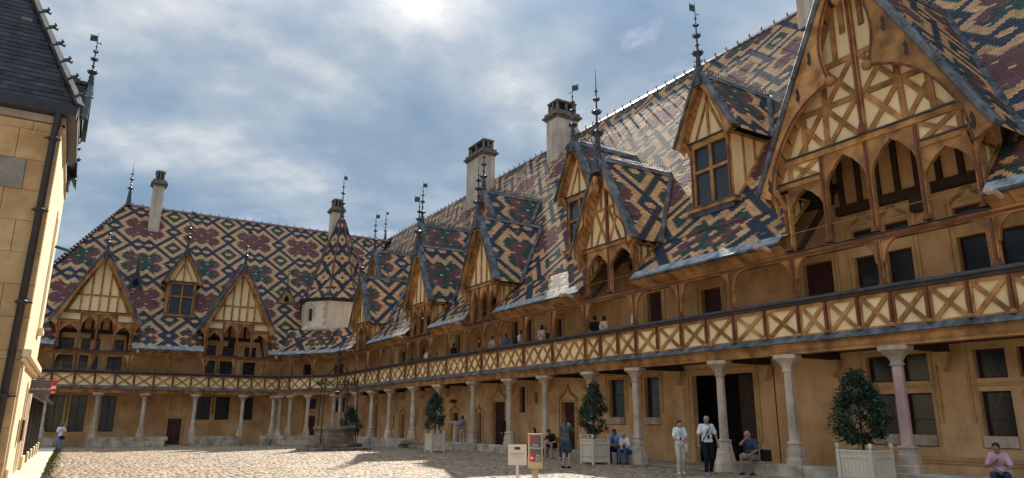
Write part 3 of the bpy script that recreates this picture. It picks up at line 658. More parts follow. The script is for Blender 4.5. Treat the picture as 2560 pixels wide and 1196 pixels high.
    if arcs > 1 and grand:
        for sg in (-1, 1):
            tip = Vector((c+sg*hw, z0)); ap = Vector((c, za)); t = (ap-tip).normalized(); nr = Vector((-sg*t.y, sg*t.x)); nr = nr if nr.x*sg < 0 else -nr
            q = tip+(ap-tip)*.5+nr*(base+cusp)
            MB(fr).lathe((q.x, dbarge-.02, q.y), [(.03, -.16), (.13, -.1), (.16, .0), (.12, .1), (.04, .15)], 7).build('carved_boss', WOOD, dm, smooth=True)
            for u, off in ((.58, .30), (.43, .30), (.05, .30)):
                q = tip+(ap-tip)*u+nr*off
                MB(fr).poly([(q.x-.07, q.y-.05), (q.x-.02, q.y-.24), (q.x+.08, q.y-.08), (q.x+.03, q.y+.06), (q.x+.06, q.y+.16), (q.x, q.y+.30), (q.x-.06, q.y+.14)], dbarge-.004, dbarge-.001).build('tracery_opening', WOODD, dm)
    if style == 'cross': 
        MB(fr).lathe((c, dbarge-.12, za-1.75), [(.05, 0), (.15, .12), (.18, .35), (.10, .5), (.13, .62), (.10, .8), (.05, .86)], 7).build('carved_figure', WOOD, dm, smooth=True)
    dormer_roof(fr, c, hw, z0, za, dbarge+.12, dm, seed=seed)
    shelf(fr, pl-.12, pr_+.12, dm)
    # inside: rafters, dark tie and studs above the wall
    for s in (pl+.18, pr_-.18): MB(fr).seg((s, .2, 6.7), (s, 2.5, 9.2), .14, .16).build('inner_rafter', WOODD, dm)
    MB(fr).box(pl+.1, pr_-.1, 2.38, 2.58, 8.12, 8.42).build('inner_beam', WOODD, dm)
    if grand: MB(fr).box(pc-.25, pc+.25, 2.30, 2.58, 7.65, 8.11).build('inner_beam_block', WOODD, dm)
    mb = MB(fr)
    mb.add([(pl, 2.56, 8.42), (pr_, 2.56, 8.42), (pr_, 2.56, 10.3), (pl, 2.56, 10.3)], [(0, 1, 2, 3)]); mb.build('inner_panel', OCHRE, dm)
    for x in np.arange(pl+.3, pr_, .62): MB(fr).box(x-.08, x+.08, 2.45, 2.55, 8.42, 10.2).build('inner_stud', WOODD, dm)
    P = fr.p(c, dbarge+.05, za-.75); finial(P, fin, parent, vane=vane, k=fk, m=LEADD, seed=seed)
    return dm
def window_dormer(fr, parent, c, d, zs, fin=3.6, vane=(1, 0), seed=0, hwin=.95):
    hw = 1.48; z0 = zs+2.72; za = z0+2.75; db = d-.38
    dm = cheeks(fr, c, hwin+.12, zs-.1, z0, parent, d0=d, name='window_dormer')
    cheek_timbers(fr, c, hwin+.12, zs-.1, z0-.05, dm, d0=d)
    for sg in (-1, 1):
        MB(fr).box(c+sg*hwin-.10, c+sg*hwin+.10, d-.02, d+.16, zs, z0-.02).build('dormer_post', WOOD, dm)
        MB(fr).box(c+sg*hwin-.04, c+sg*hwin+.04, d-.07, d-.021, zs+.1, z0-.1).build('post_moulding', WOODR, dm)
        MB(fr).seg((c+sg*hwin, d-.02, z0-.55), (c+sg*(hwin+.1), db+.1, z0+.05), .10, .12).build('bracket', WOOD, dm)
    MB(fr).box(c-hwin-.25, c+hwin+.25, d-.16, d+.16, zs-.14, zs).build('sill_beam', WOOD, dm); MB(fr).box(c-hwin-.28, c+hwin+.28, d-.2, d+.1, zs+.002, zs+.05).build('sill_lead', LEAD, dm)
    MB(fr).poly([(c-hwin-.15, zs-.36), (c+hwin+.15, zs-.36), (c+hwin+.15, zs-.142), (c-hwin-.15, zs-.142)], d-.12, d+.3).build('apron_lead', LEADD, dm)
    zh = z0-.22; zm = zs+1.5
    MB(fr).box(c-hwin-.1, c+hwin+.1, d-.03, d+.15, zh, z0+.02).build('tie_beam', WOOD, dm); lead_drip(Fr(fr.O+fr.n*d, fr.u, fr.n, fr.dz), c-hwin-.3, c+hwin+.3, z0+.024, dm, -.12)
    MB(fr).box(c-.07, c+.07, d+.0, d+.13, zs+.05, zh).build('mullion', WOOD, dm); MB(fr).box(c-hwin+.1, c-.071, d+.01, d+.12, zm-.06, zm+.06).box(c+.071, c+hwin-.1, d+.01, d+.12, zm-.06, zm+.06).build('transom', WOOD, dm)
    for sg in (-1, 1):
        for a, b in ((zs+.05, zm-.06), (zm+.06, zh)):
            x0, x1 = sorted((c+sg*.07, c+sg*(hwin-.10)))
            f = MB(fr); w = .045
            f.box(x0, x0+w, d+.06, d+.11, a, b).box(x1-w, x1, d+.06, d+.11, a, b).box(x0+w, x1-w, d+.06, d+.11, a, a+w).box(x0+w, x1-w, d+.06, d+.11, b-w, b)
            f.build('casement', WOODD, dm)
            MB(fr).add([(x0+w, d+.09, a+w), (x1-w, d+.09, a+w), (x1-w, d+.095, b-w), (x0+w, d+.095, b-w)], [(0, 1, 2, 3)]).build('pane', GLASS, dm)
    gh = hw*.86
    fr2 = Fr(fr.O+fr.n*d, fr.u, fr.n, fr.dz)
    gable_panel(fr2, c, gh, z0, za-.3, 0, dm); tb(fr2, (c, z0), (c, za-.5), .12, 0, dm)
    for sg in (-1, 1): tb(fr2, (c+sg*.75, z0), (c+sg*.05, z0+1.55), .10, .004, dm)
    for sg in (-1, 1):
        mb = MB(fr); n = 10
        for i in range(n):
            f = lambda u: (c+sg*(hw-.1)*(1-u), z0+(za-z0)*u-.10)
            (x0, y0), (x1, y1) = f(i/n), f((i+.92)/n); mb.add([(x0, db+.08, y0), (x1, db+.08, y1), (x1, d+.05, y1-.26), (x0, d+.05, y0-.26)], [(0, 1, 2, 3)])
        mb.build('soffit_board', WOOD, dm)
    barge(fr, c, hw, z0-.05, za, db, dm, arcs=1, base=.16, cusp=.22, thick=.09, lead=.13)
    dormer_roof(fr, c, hw, z0-.05, za, db+.1, dm, seed=seed)
    finial(fr.p(c, db+.08, za-.6), fin, parent, vane=vane, k=.82, seed=seed)
    return dm
def lucarne(fr, parent, c, z, hw=.62, m=WOOD, fin=2.0):
    d = droof(fr, z)-.0; za = z+1.45
    b = MB(fr).poly([(c-hw, z), (c+hw, z), (c, za)], d-.02, d+.03).build('lucarne', m, parent)
    MB(fr).poly([(c-.22, z+.12), (c+.22, z+.12), (c+.2, z+.45), (c, z+.75), (c-.2, z+.45)], d-.04, d-.021).build('vent_opening', DARK, b)
    for sg in (-1, 1):
        MB(fr).bar((c+sg*(hw+.12), z-.06), (c, za+.1), .11, d-.10, d+.16).build('lead_flashing', LEAD, b)
        mb = MB(fr).add([(c+sg*(hw+.1), d-.05, z), (c, d-.05, za+.1), (c, droof(fr, za+.1), za+.1), (c+sg*(hw+.1), droof(fr, z), z)], [(0, 1, 2, 3)]); mb.build('lucarne_roof', LEADD, b)
    MB(fr).box(c-hw-.15, c+hw+.15, d-.12, d+.08, z-.12, z-.01).build('sill_lead', LEAD, b)
    finial(fr.p(c, d-.02, za-.25), fin, parent, k=.42, seed=3)
def chimney(fr, parent, s0, s1, d0, d1, zb, zt, label=None, pots=True):
    ch = MB(fr).box(s0, s1, d0, d1, zb, zt-1.55).build('chimney', CHIM, parent, bevel=.02)
    n = int((zt-1.55-zb)/.55)
    e = .10
    def ring(a, b, o, name, m): MB(fr).box(s0-o, s1+o, d0-o, d1+o, a, b).build(name, m, ch, bevel=.03)
    ring(zt-1.55+.003, zt-1.40, .10, 'chimney_cornice', CHIMD); ring(zt-1.397, zt-1.22, .24, 'chimney_cornice', CHIMD); ring(zt-1.217, zt-.98, .12, 'chimney_cap', CHIMD)
    o = -.10
    a0, a1, b0, b1 = s0-o, s1+o, d0-o, d1+o
    mb = MB(fr)
    for x in (a0, (a0+a1)/2-.08, a1-.16):
        for y in (b0, b1-.16): mb.box(x, x+.16, y, y+.16, zt-.977, zt-.25)
    for y in np.linspace(b0+.16, b1-.16, 3)[1:-1]:
        for x in (a0, a1-.16): mb.box(x, x+.16, y-.08, y+.08, zt-.977, zt-.25)
    mb.build('chimney_louvre', CHIMD, ch)
    MB(fr).box(a0+.17, a1-.17, b0+.17, b1-.17, zt-.977, zt-.25).build('flue_block', DARK, ch)
    ring(zt-.247, zt-.10, -.04, 'chimney_lid', CHIMD); MB(fr).box(a0+.1, a1-.1, b0+.1, b1-.1, zt-.097, zt).build('chimney_lid', CHIMD, ch, bevel=.03)
    return ch
# ---------------------------------------------------------------- RIGHT WING
rw = empty('gallery_wing', (20.9, 28, 0), 'long two storey half-timbered wing on the right with carved gable dormers and patterned glazed roof', 'building')
def grand_mull(fr, s0, s1, z0, zm0, zm1, z1, d, parent):
    op = []
    m = (s0+s1)/2; w = .14
    for a, b in ((s0, m-w), (m+w, s1)):
        for c, e in ((z0, zm0), (zm1, z1)): op.append((a, b, c, e))
    return op
Dw = 2.6
ops = []; wins = []
for s0, s1 in ((11.2, 13.07), (8.1, 9.95), (5.0, 6.9)):
    g = grand_mull(RW, s0, s1, .92, 2.40, 2.74, 3.52, Dw, rw); ops += g; wins += [(o, 1, 1 if o[3] > 3 else 2, False, None, o[2] < 2) for o in g]
for s0, s1 in ((11.2, 13.07), (8.1, 9.9), (5.0, 6.9)):
    g = grand_mull(RW, s0, s1, 4.9, 6.68, 7.08, 7.55, Dw, rw); ops += g; wins += [(o, 1, 2 if o[3] < 7 else 1, False, None, False) for o in g]
for o, a, b, sur, hood, sill in (((22.33, 23.21, 1.39, 3.36), 1, 3, True, None, True), ((24.56, 25.59, 1.39, 3.36), 1, 3, True, None, True), ((32.71, 33.28, 1.94, 3.31), 1, 1, True, None, False),
                           ((44.45, 45.1, 2.0, 2.87), 1, 1, True, None, False), ((43.60, 44.0, 2.0, 2.87), 1, 1, False, None, False), ((40.76, 41.9, 2.57, 2.80), 1, 1, False, None, False),
                           ((31.5, 31.8, 2.4, 3.0), 1, 1, False, None, False), ((46.84, 47.04, 1.1, 2.19), 1, 1, True, None, False), ((50.9, 51.2, .9, 1.9), 1, 1, False, None, False)):
    ops.append(o); wins.append((o, a, b, sur, hood, sill))
doors = [((28.27, 29.33, .1, 2.42), .62), ((34.83, 36.2, .1, 2.55), .75), ((40.52, 41.45, .1, 1.95), .35), ((37.55, 38.05, .1, 1.92), .3), ((49.04, 49.71, .1, 1.9), .35), ((54.4, 55.1, .1, 2.8), .4), ((57.26, 57.73, .1, 1.85), None)]
udoors = [((13.85, 14.96, 3.95, 6.78), None), ((18.67, 19.67, 3.95, 6.62), None), ((21.94, 22.83, 3.95, 6.95), None), ((33.45, 34.14, 3.95, 6.94), None), ((32.06, 32.58, 3.95, 6.88), None), ((29.25, 29.75, 3.95, 6.6), None), ((45.86, 46.61, 3.95, 6.5), None), ((40.44, 41.01, 3.95, 6.9), None), ((49.34, 50.26, 3.95, 6.5), None)]
big = (17.45, 20.45, .02, 3.30)
ops += [o for o, h in doors+udoors]+[big]
wall_cells(RW, -6, 59.2, -.6, 8.6, Dw, ops, OCHRE, rw)
for o, a, b, sur, hood, sill in wins: window(RW, *o, Dw, rw, a, b, surround=sur, hood=hood, sill=sill)
for o, h in doors: door(RW, *o, Dw, rw, hood=h)
for o, h in udoors: door(RW, *o, Dw, rw, hood=h, m=MATS['dark_weathered_wood'] if o[0] > 20 else DOORM)
for s0, s1, z0, z1 in ((11.2, 13.07, .92, 3.52), (8.1, 9.95, .92, 3.52)):
    surround_mould(RW, s0, s1, z0, z1, Dw, rw); MB(RW).box(s0-.1, s1+.1, Dw-.06, Dw+.02, 2.53, 2.61).build('stone_moulding', MOULD, rw)
for s0, s1, z0, z1 in ((11.2, 13.07, 4.9, 7.55), (8.1, 9.9, 4.9, 7.55)):
    m = (s0+s1)/2; surround_mould(RW, s0, s1, z0, z1-.0, Dw, rw)
    for a, b in ((s0, m), (m, s1)):
        for o_, pr in ((.04, .055), (.16, .035)): MB(RW).band(ogee_pts(a-.05-o_*.4, b+.05+o_*.4, z1+.04, .5+o_), .06, Dw-pr, Dw+.02).build('stone_moulding', MOULD, rw)
MB(RW).box(6, 13.9, Dw-.10, Dw+.02, .56, .66).box(6, 13.9, Dw-.06, Dw+.02, .48, .56).build('sill_course', MOULD, rw)
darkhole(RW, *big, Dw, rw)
q = MB(RW); q.box(17.45, 17.9, Dw+.28, Dw+.34, .02, 3.3)
door_leaf = MB(RW).box(17.5, 18.5, Dw+.45, Dw+.52, .03, 3.28).build('door', WOODD, rw)
surround_mould(RW, 17.45, 20.45, .02, 3.3, Dw, rw)
for i in range(9): MB(RW).bar((17.3+i*.38, 3.36), (17.3+i*.38+(i-4)*.035, 3.60), .012, Dw-.012, Dw).build('lintel_joint', WOODD, rw)
mb = MB(RW); mb.box(20.65, 20.98, Dw-.012, Dw+.02, .1, 3.5); mb.build('stone_moulding', MOULD, rw)
MB(RW).box(16.52, 16.55, Dw-.02, Dw+.01, .1, 3.5).build('wire', IRON, rw)
# floors and ceiling
MB(RW).box(-6, 60, .3, Dw+1.8, -.1, .045).build('gallery_floor', PLINTH, rw)
for a in np.arange(-6, 57, 3.0): MB(RW).box(a, a+2.98, .30, Dw, 3.72, 3.90).build('ceiling_boards', WOODD, rw)
colY = [3.0, 6.7, 10.66, 14.04, 16.73, 20.96, 23.79, 27.15, 30.28, 33.98, 38.26, 41.91, 45.83, 49.16, 52.47, 56.2]
for y in colY:
    low = y in (16.73, 20.96)
    column(RW, y, rw, zb=.0 if low else .35, pink=(y == 10.66))
    MB(RW).box(y-.12, y+.12, .32, Dw, 3.50, 3.718).build('cross_joist', WOODD, rw)
    MB(RW).poly([(y-.2, 3.49), (y+.2, 3.49), (y+.16, 3.2), (y, 2.95), (y-.16, 3.2)], Dw-.32, Dw).build('corbel', MOULD, rw)
# plinth stones
for a, b in ((2.0, 16.2), (21.3, 26.4), (27.2, 38.6), (42.9, 56.9)):
    n = max(1, round((b-a)/1.35)); xs = np.linspace(a, b, n+1)
    for i, (x, y) in enumerate(zip(xs[:-1], xs[1:])):
        j = random.uniform(0, .012)
        if a < 40: MB(RW).box(x+.008, y-.008, -.22-j, .52, -.25, .345+j/2).build('plinth_stone', PLINTH, rw, bevel=.02)
        else:
            MB(RW).box(x+.008, y-.008, -.22-j, .52, .02, .345).build('plinth_stone', PLINTH, rw, bevel=.02); MB(RW).box(x+.3, y+.29, -.25-j, .5, -.6, .012).build('plinth_stone', PLINTH, rw, bevel=.02)
long_parts(RW, 2.0, 57.0, rw)
ppY = [4.7, 5.7, 6.7, 7.67, 8.6, 9.58, 10.54, 11.48, 12.48, 13.41, 14.63, 15.89, 17.09, 18.29, 19.51, 20.71, 21.79, 22.91, 23.91, 26.35, 28.78, 31.23, 32.93, 34.59, 37.07, 39.55, 41.41, 43.1, 45.57, 47.84, 50.49, 52.75, 54.98]
nX = [1]*18+[3, 3, 3, 2, 2, 3, 3, 2, 2, 2, 2, 3, 2, 2, 2]
for i, y in enumerate(ppY):
    rail_post(RW, y, rw)
    y2 = ppY[i+1] if i+1 < len(ppY) else 56.95
    rail_bay(RW, y, y2, nX[i] if i < len(nX) else 2, rw)
upY = [4.7, 7.85, 10.7, 13.47, 15.9, 18.3, 20.75, 23.9, 26.4, 28.8, 31.2, 32.95, 34.6, 37.1, 39.55, 41.4, 43.1, 45.57, 47.84, 50.4, 52.75, 54.8]
for y in upY: upper_post(RW, y, rw)
D = [(10.66, [7.9, 9.28, 10.70, 12.12, 13.47], 3.43, 8.5, 15.25, dict(grand=True, style='cross', arcs=2, base=.27, cusp=1.0, fin=5.4, fk=1.2, vane=(.3, -.95))),
     (22.22, [20.62, 22.2, 23.75], 2.0, 8.5, 12.5, dict(style='cross', arcs=3, base=.15, cusp=.24, fin=4.9, fk=1.05)),
     (32.85, [31.33, 32.32, 33.31, 34.3], 2.05, 8.55, 12.5, dict(style='stud', base=.17, cusp=.26, fin=4.0, narch=3, fk=1.0)),
     (40.9, [39.4, 40.42, 41.44, 42.45], 1.98, 8.6, 12.55, dict(style='stud', base=.17, cusp=.26, fin=4.2, narch=3, vane=(-.7, .3))),
     (51.5, [50.0, 51.45, 52.9], 1.95, 8.5, 12.3, dict(style='stud', base=.17, cusp=.26, fin=3.6, vane=(.8, .3)))]
for i, (c, posts, hw, z0, za, kw) in enumerate(D): open_dormer(RW, rw, c, posts, hw, z0, za, seed=i+1, **kw)
UD = [(18.0, (-.75, .1)), (26.5, (.55, -.7)), (35.7, (0.3, .9)), (44.7, (.8, -.2)), (54.1, (.8, -.3))]
for i, (c, v) in enumerate(UD): window_dormer(RW, rw, c, 1.8, 9.65, vane=v, seed=i+4, fin=3.9)
# eaves between the dormers
edges = [2.0]
for c, posts, *_ in D: edges += [posts[0]-.12, posts[-1]+.12]
edges.append(56.6)
for a, b in zip(edges[0::2], edges[1::2]):
    eave_beam(RW, a, b, rw); eave(RW, a, b, rw)
    g = a+.35 if a > 12 else b-.4
    gg = MB(RW).tube([(g, -.35, 6.72), (g, -.75, 6.80), (g-.03, -1.0, 6.74)], [.07, .075, .10], 6).lathe((g-.03, -1.02, 6.66), [(.03, 0), (.10, .05), (.09, .15), (.03, .2)], 6)
    gg.build('gargoyle', STONE, rw)
nC = np.array(CH.n)
def dists(c):
    return c[..., 0]-18.3, c[..., 1]-61.5, np.minimum((c[..., 0]-Apt[0])*nC[0]+(c[..., 1]-Apt[1])*nC[1], 1.8)
TC = np.array((19.52, 62.6))
def covered(s, z, ds, us, kind):
    m = np.zeros(s.shape, bool)
    for c, posts, hw, z0, za, kw in ds:
        pc = (posts[0]+posts[-1])/2; hp = (posts[-1]-posts[0])/2
        m |= (z <= z0+.02) & (np.abs(s-pc) < hp+.02)
        m |= (z > z0) & (np.abs(s-c) < hw*(za-z)/(za-z0)-.12)
    for c, zs, h in us:
        z0 = zs+2.67; za = z0+2.8
        m |= (z > zs-.3) & (z <= z0) & (np.abs(s-c) < h) | ((z > z0) & (np.abs(s-c) < 1.48*(za-z)/(za-z0)-.12))
    return m
def keepRW(u, v, c):
    dr, df, dc = dists(c); s = c[..., 1]; z = c[..., 2]
    ok = (dr > df+.0) & (dr > dc) & ~covered(s, z, D, [(x, 9.65, 1.02) for x, _ in UD], 0)
    ok &= np.hypot(c[..., 0]-TC[0], c[..., 1]-TC[1]) > 2.6
    for (a, b, c0, c1) in CHIMS: ok &= ~((s > a+.1) & (s < b-.1) & (c[..., 0] > c0+.15) & (c[..., 0] < c1))
    return ok
CHIMS = [(38.1, 39.4, 27.1, 28.9), (48.2, 51.0, 26.6, 27.8), (16.7, 18.4, 27.2, 28.9)]
def two_slopes(fr, parent, s0, s1, keep, d0, z0, d1, z1, d2, z2, singles=0, ivoff=0):
    U = fr.u
    for k, (a, za_, b, zb_) in enumerate(((d0, z0, d1, z1), (d1, z1, d2, z2))):
        A = fr.p(s0, a, za_); V = fr.n*(b-a)+np.array((0, 0, zb_-za_)); Ln = np.linalg.norm(V); V = V/Ln
        Nn = np.cross(U, V); Nn = Nn if Nn[2] > 0 else -Nn
        tile_field(parent, A, U, V, Nn, s1-s0, Ln, keep, singles=singles if k == 0 else 0, iv0=ivoff+(0 if k == 0 else int(2.16/.11)), iu0=3)
        deck_field(parent, A, U, V, Nn, s1-s0, Ln, keep)
two_slopes(RW, rw, 1.5, 74.6, keepRW, -.10, 7.15, 1.2, 8.5, 10.16, 21.4, singles=300, ivoff=5)
MB(RW).add([(-12, -.35, 6.9), (1.5, -.35, 6.9), (1.5, 1.2, 8.45), (-12, 1.2, 8.45), (1.5, 10.16, 21.35), (-12, 10.16, 21.35)], [(0, 1, 2, 3), (3, 2, 4, 5)]).build('roof_deck', SLATE, rw)
MB(RW).add([(-12, 10.16, 21.35), (74.6, 10.16, 21.35), (74.6, 20.3, 6.5), (-12, 20.3, 6.5)], [(0, 1, 2, 3)]).build('roof_deck', SLATE, rw)
def ridge(fr, s0, s1, d, z, parent, gaps=()):
    s = s0; i = 0
    mb = MB(fr); pins = MB(fr)
    while s < s1:
        if not any(a < s < b for a, b in gaps):
            mb.poly([(0, 0)], 0, 0) if False else mb.add([(s, d-.16, z-.12), (s+.385, d-.16, z-.12), (s+.385, d, z+.10), (s, d, z+.10), (s, d+.16, z-.12), (s+.385, d+.16, z-.12)], [(0, 1, 2, 3), (3, 2, 5, 4)])
            if i % 2 == 0: pins.lathe((s+.2, d, z+.07), [(.04, 0), (.025, .06), (.05, .12), (.02, .16), (.008, .26)], 5); pins.obox((s+.2, d, z+.21), (1, 0, 0), (0, 1, 0), (0, 0, 1), .06, .015, .015)
        s += .4; i += 1
    mb.build('ridge_tiles', TILER, parent); pins.build('ridge_pinnacles', TILER, parent)
TILER = mat('oxblood_ridge_tile', (0.12, 0.035, 0.03), 0.4, 0.3, 4, 0.2, 20, 0.2, 0.5)
ridge(RW, -6, 74.6, 10.16, 21.4, rw)
chimney(RW, rw, 38.1, 39.45, 8.76, 10.65, 17.5, 24.2); chimney(RW, rw, 48.2, 51.0, 8.3, 9.5, 16.5, 24.6); chimney(RW, rw, 16.7, 18.4, 8.9, 10.7, 18, 25.1)
finial(RW.p(74.3, 10.1, 21.1), 4.0, rw, vane=(.8, -.2), k=.8)
# ---------------------------------------------------------------- FAR WING
fw = empty('cross_wing', (6, 64, -.5), 'half-timbered wing across the far end of the courtyard under steep coloured lozenge roof', 'building')
def fz(a, b): return (a+.18, b+.18)
fops = []; fwin = []
for a, b, z0, z1, nh, nvv in ((-1.45, -.35, .52, 3.22, 2, 3), (.08, 1.12, .52, 3.22, 2, 3), (2.12, 3.1, .52, 3.22, 2, 3), (8.96, 10.0, 1.42, 3.28, 2, 3), (10.37, 11.5, 1.42, 3.28, 2, 3), (12.5, 13.4, 1.42, 3.28, 2, 3),
                      (-1.38, -.25, 4.6, 6.22, 2, 4), (.18, .78, 4.6, 6.22, 1, 4), (1.0, 1.45, 4.6, 6.22, 1, 4), (2.06, 3.07, 4.6, 6.2, 2, 4), (9.2, 10.0, 4.6, 6.22, 2, 4), (10.36, 11.4, 4.6, 6.22, 2, 4), (12.26, 13.25, 4.6, 6.2, 2, 4),
                      (-1.43, -.33, 6.5, 7.54, 2, 2), (.17, .78, 6.5, 7.54, 1, 2), (1.0, 1.43, 6.5, 7.54, 1, 2), (2.27, 3.08, 6.5, 7.54, 2, 2), (9.27, 9.96, 6.5, 7.5, 2, 2), (10.48, 11.43, 6.5, 7.5, 2, 2), (12.26, 12.66, 6.5, 7.5, 1, 2), (12.8, 13.21, 6.5, 7.5, 1, 2)):
    o = (a, b, z0+.18, z1+.18); fops.append(o); fwin.append((o, nh, nvv))
fdoor = (6.93, 7.93, -.34, 1.68); niche = (7.0, 7.8, 2.2, 3.4)
wall_cells(FWg, -7, 17, -.8, 8.4, Dw, fops+[fdoor, niche], OCHRE, fw)
MB(FWg).add([(6.9, Dw+.22, 2.1), (7.9, Dw+.22, 2.1), (7.9, Dw+.22, 3.5), (6.9, Dw+.22, 3.5)], [(0, 1, 2, 3)]).build('niche_back', OCHRE, fw)
for o, a, b in fwin: window(FWg, *o, Dw, fw, a, b, surround=o[2] < 3 or o[3] < 6.6)
door(FWg, *fdoor, Dw, fw); surround_mould(FWg, *niche, Dw, fw)
MB(FWg).box(-7, 17, .3, Dw+.3, -.6, -.33).build('gallery_floor', PLINTH, fw)
for a in np.arange(-7, 14.5, 3.0): MB(FWg).box(a, a+2.98, .30, Dw, 3.72, 3.90).build('ceiling_boards', WOODD, fw)
for x in (-1.5, 1.75, 4.85, 8.44, 12.04, 14.5):
    column(FWg, x, fw); MB(FWg).box(x-.12, x+.12, .32, Dw, 3.50, 3.718).build('cross_joist', WOODD, fw)
for a, b in ((-6.9, -.4), (1.35, 6.75), (8.2, 12.2), (13.6, 14.6)):
    n = max(1, round((b-a)/1.3)); xs = np.linspace(a, b, n+1)
    for x, y in zip(xs[:-1], xs[1:]):
        MB(FWg).box(x+.01, y-.01, -.22, .52, .06, .345).build('plinth_stone', PLINTH, fw, bevel=.02); MB(FWg).box(x-.2 if x > a+.1 else x, y-.22, -.24, .5, -.6, .05).build('plinth_stone', PLINTH, fw, bevel=.02)
long_parts(FWg, -7, 14.75, fw)
fp = [-6.6, -5.2, -3.9, -2.6, -1.25, .1, 1.35, 2.65, 3.95, 5.25, 6.6, 7.75, 9.1, 10.15, 11.3, 12.35, 13.45, 14.7]
fpx = [79, 124, 173, 218.5, 266.5, 313, 362.5, 411, 457.6, 504, 543, 583, 620, 658]
fp = [-6.6, -5.2, -3.9, -2.6, -1.36, .05, 1.35, 2.66, 3.95, 5.3, 6.65, 7.95, 9.25, 10.35, 11.5, 12.55, 13.6, 14.72]
for i, x in enumerate(fp[:-1]):
    rail_post(FWg, x, fw, .09); rail_bay(FWg, x, fp[i+1], 1, fw)
for x in (-4.2, -1.45, .98, 3.45, 6.3, 8.8, 11.1, 13.4): upper_post(FWg, x, fw, br=.5)
FD = [(.93, [-1.43, -.1, 1.02, 2.22, 3.38], 3.0, 8.63, 14.3, dict(grand=True, arcs=1, base=.22, cusp=.34, fin=3.4, fk=.8)),
      (11.08, [8.72, 9.95, 11.1, 12.28, 13.5], 2.98, 8.63, 14.25, dict(grand=True, arcs=1, base=.22, cusp=.34, fin=4.0, fk=.8, vane=(1, .1)))]
for i, (c, posts, hw, z0, za, kw) in enumerate(FD): open_dormer(FWg, fw, c, posts, hw, z0, za, seed=i+11, **kw)
window_dormer(FWg, fw, 6.75, 2.1, 10.0, vane=(.9, -.2), seed=15, fin=4.2)
lucarne(FWg, fw, 3.35, 12.2, .42, LEADD, 1.2); lucarne(FWg, fw, 15.6, 11.9, .75, WOOD, 2.6)
for a, b in ((-6.8, -1.55), (3.5, 8.6), (13.62, 14.85)):
    eave_beam(FWg, a, b, fw); eave(FWg, a, b, fw)
for g in (3.9, 14.2): MB(FWg).tube([(g, -.35, 6.72), (g, -.6, 6.72), (g, -.8, 6.55)], [.07, .08, .10], 6).build('gargoyle', STONE, fw)
def keepF(u, v, c):
    dr, df, dc = dists(c); s = c[..., 0]; z = c[..., 2]+.18
    ok = (df > dr) & (df > dc) & ~covered(s, z, FD, [(6.75, 10.0, 1.02)], 1)
    ok &= (s > 2.05-(8.8-df)) & (np.hypot(c[..., 0]-TC[0], c[..., 1]-TC[1]) > 2.6)
    return ok
two_slopes(FWg, fw, -7.5, 27.6, keepF, -.10, 7.15, 1.2, 8.5, 8.8, 20.48, ivoff=7)
MB(FWg).add([(-6.7, .0, 8.4-1.2), (2.05, 8.8, 20.45), (2.05, 8.8, 20.45), (-6.7, 17.6, 7.2)], [(0, 1, 3)]).build('roof_deck', SLATE, fw)
MB(FWg).add([(2.05, 8.8, 20.45), (30, 8.8, 20.45), (30, 17.6, 6.5), (-6.7, 17.6, 6.5)], [(0, 1, 2, 3)]).build('roof_deck', SLATE, fw)
ridge(FWg, 2.3, 3.7, 8.8, 20.48, fw); ridge(FWg, 4.9, 26.9, 8.8, 20.48, fw)
hp = MB(FWg)
for i in range(48):
    u = i/48; p = np.array((-6.6, .15, 7.6))*(1-u)+np.array((2.05, 8.8, 20.5))*u
    hp.lathe(tuple(p), [(.13, -.06), (.14, .05), (.05, .16)], 5)
hp.build('hip_tiles', TILER, fw)
finial(FWg.p(2.15, 8.75, 20.4), 4.3, fw, k=.9)
chimney(FWg, fw, 3.9, 4.8, 7.15, 8.2, 17.3, 23.75); chimney(FWg, fw, 20.5, 21.6, 7.3, 8.4, 17.5, 23.9)
# ---------------------------------------------------------------- STAIR TURRET with the splayed gallery bay in front
st = empty('stair_turret', (TC[0], TC[1], -.5), 'eight-sided stair turret with tiled spire in the corner between the two wings', 'tower')
wall_cells(CH, -1.2, ABL+1.2, -.8, 8.2, Dw, [(1.0, 2.0, -.3, 1.9), (.9, 2.0, 2.5, 3.35), (3.9, 4.9, 2.2, 3.4), (3.6, 4.5, 3.9, 6.2), (.4, 1.4, 3.9, 6.3)], OCHRE, st)
door(CH, 1.0, 2.0, -.3, 1.9, Dw, st); window(CH, .9, 2.0, 2.5, 3.35, Dw, st, 2, 1); window(CH, 3.9, 4.9, 2.2, 3.4, Dw, st, 1, 1); door(CH, 3.6, 4.5, 3.9, 6.2, Dw, st, surround=False); door(CH, .4, 1.4, 3.9, 6.3, Dw, st, surround=False)
MB(CH).box(0, ABL, .3, Dw, -.6, -.33).build('gallery_floor', PLINTH, st); MB(CH).box(0, ABL, .3, Dw, 3.72, 3.9).build('ceiling_boards', WOODD, st)
for s in (.25, 1.25, 3.0, ABL-.25): column(CH, s, st)
n = 4; xs = np.linspace(-.5, ABL+.3, n+1)
for x, y in zip(xs[:-1], xs[1:]):
    MB(CH).box(x+.01, y-.01, -.22, .5, .06, .345).build('plinth_stone', PLINTH, st, bevel=.02); MB(CH).box(x-.25, y-.27, -.24, .48, -.65, .05).build('plinth_stone', PLINTH, st, bevel=.02)
long_parts(CH, 0, ABL, st, step=ABL)
cp = [0.05, 1.05, 3.1, ABL]
for i in range(3): rail_post(CH, cp[i], st, .10)
rail_bay(CH, .05, 1.05, 2, st); rail_bay(CH, 1.05, 3.1, 2, st); rail_bay(CH, 3.1, ABL, 2, st)
for s in (.1, 1.15, 3.2, ABL-.05): upper_post(CH, s, st, br=.4)
eave_beam(CH, -.05, ABL+.05, st); eave(CH, -.15, ABL+.2, st)
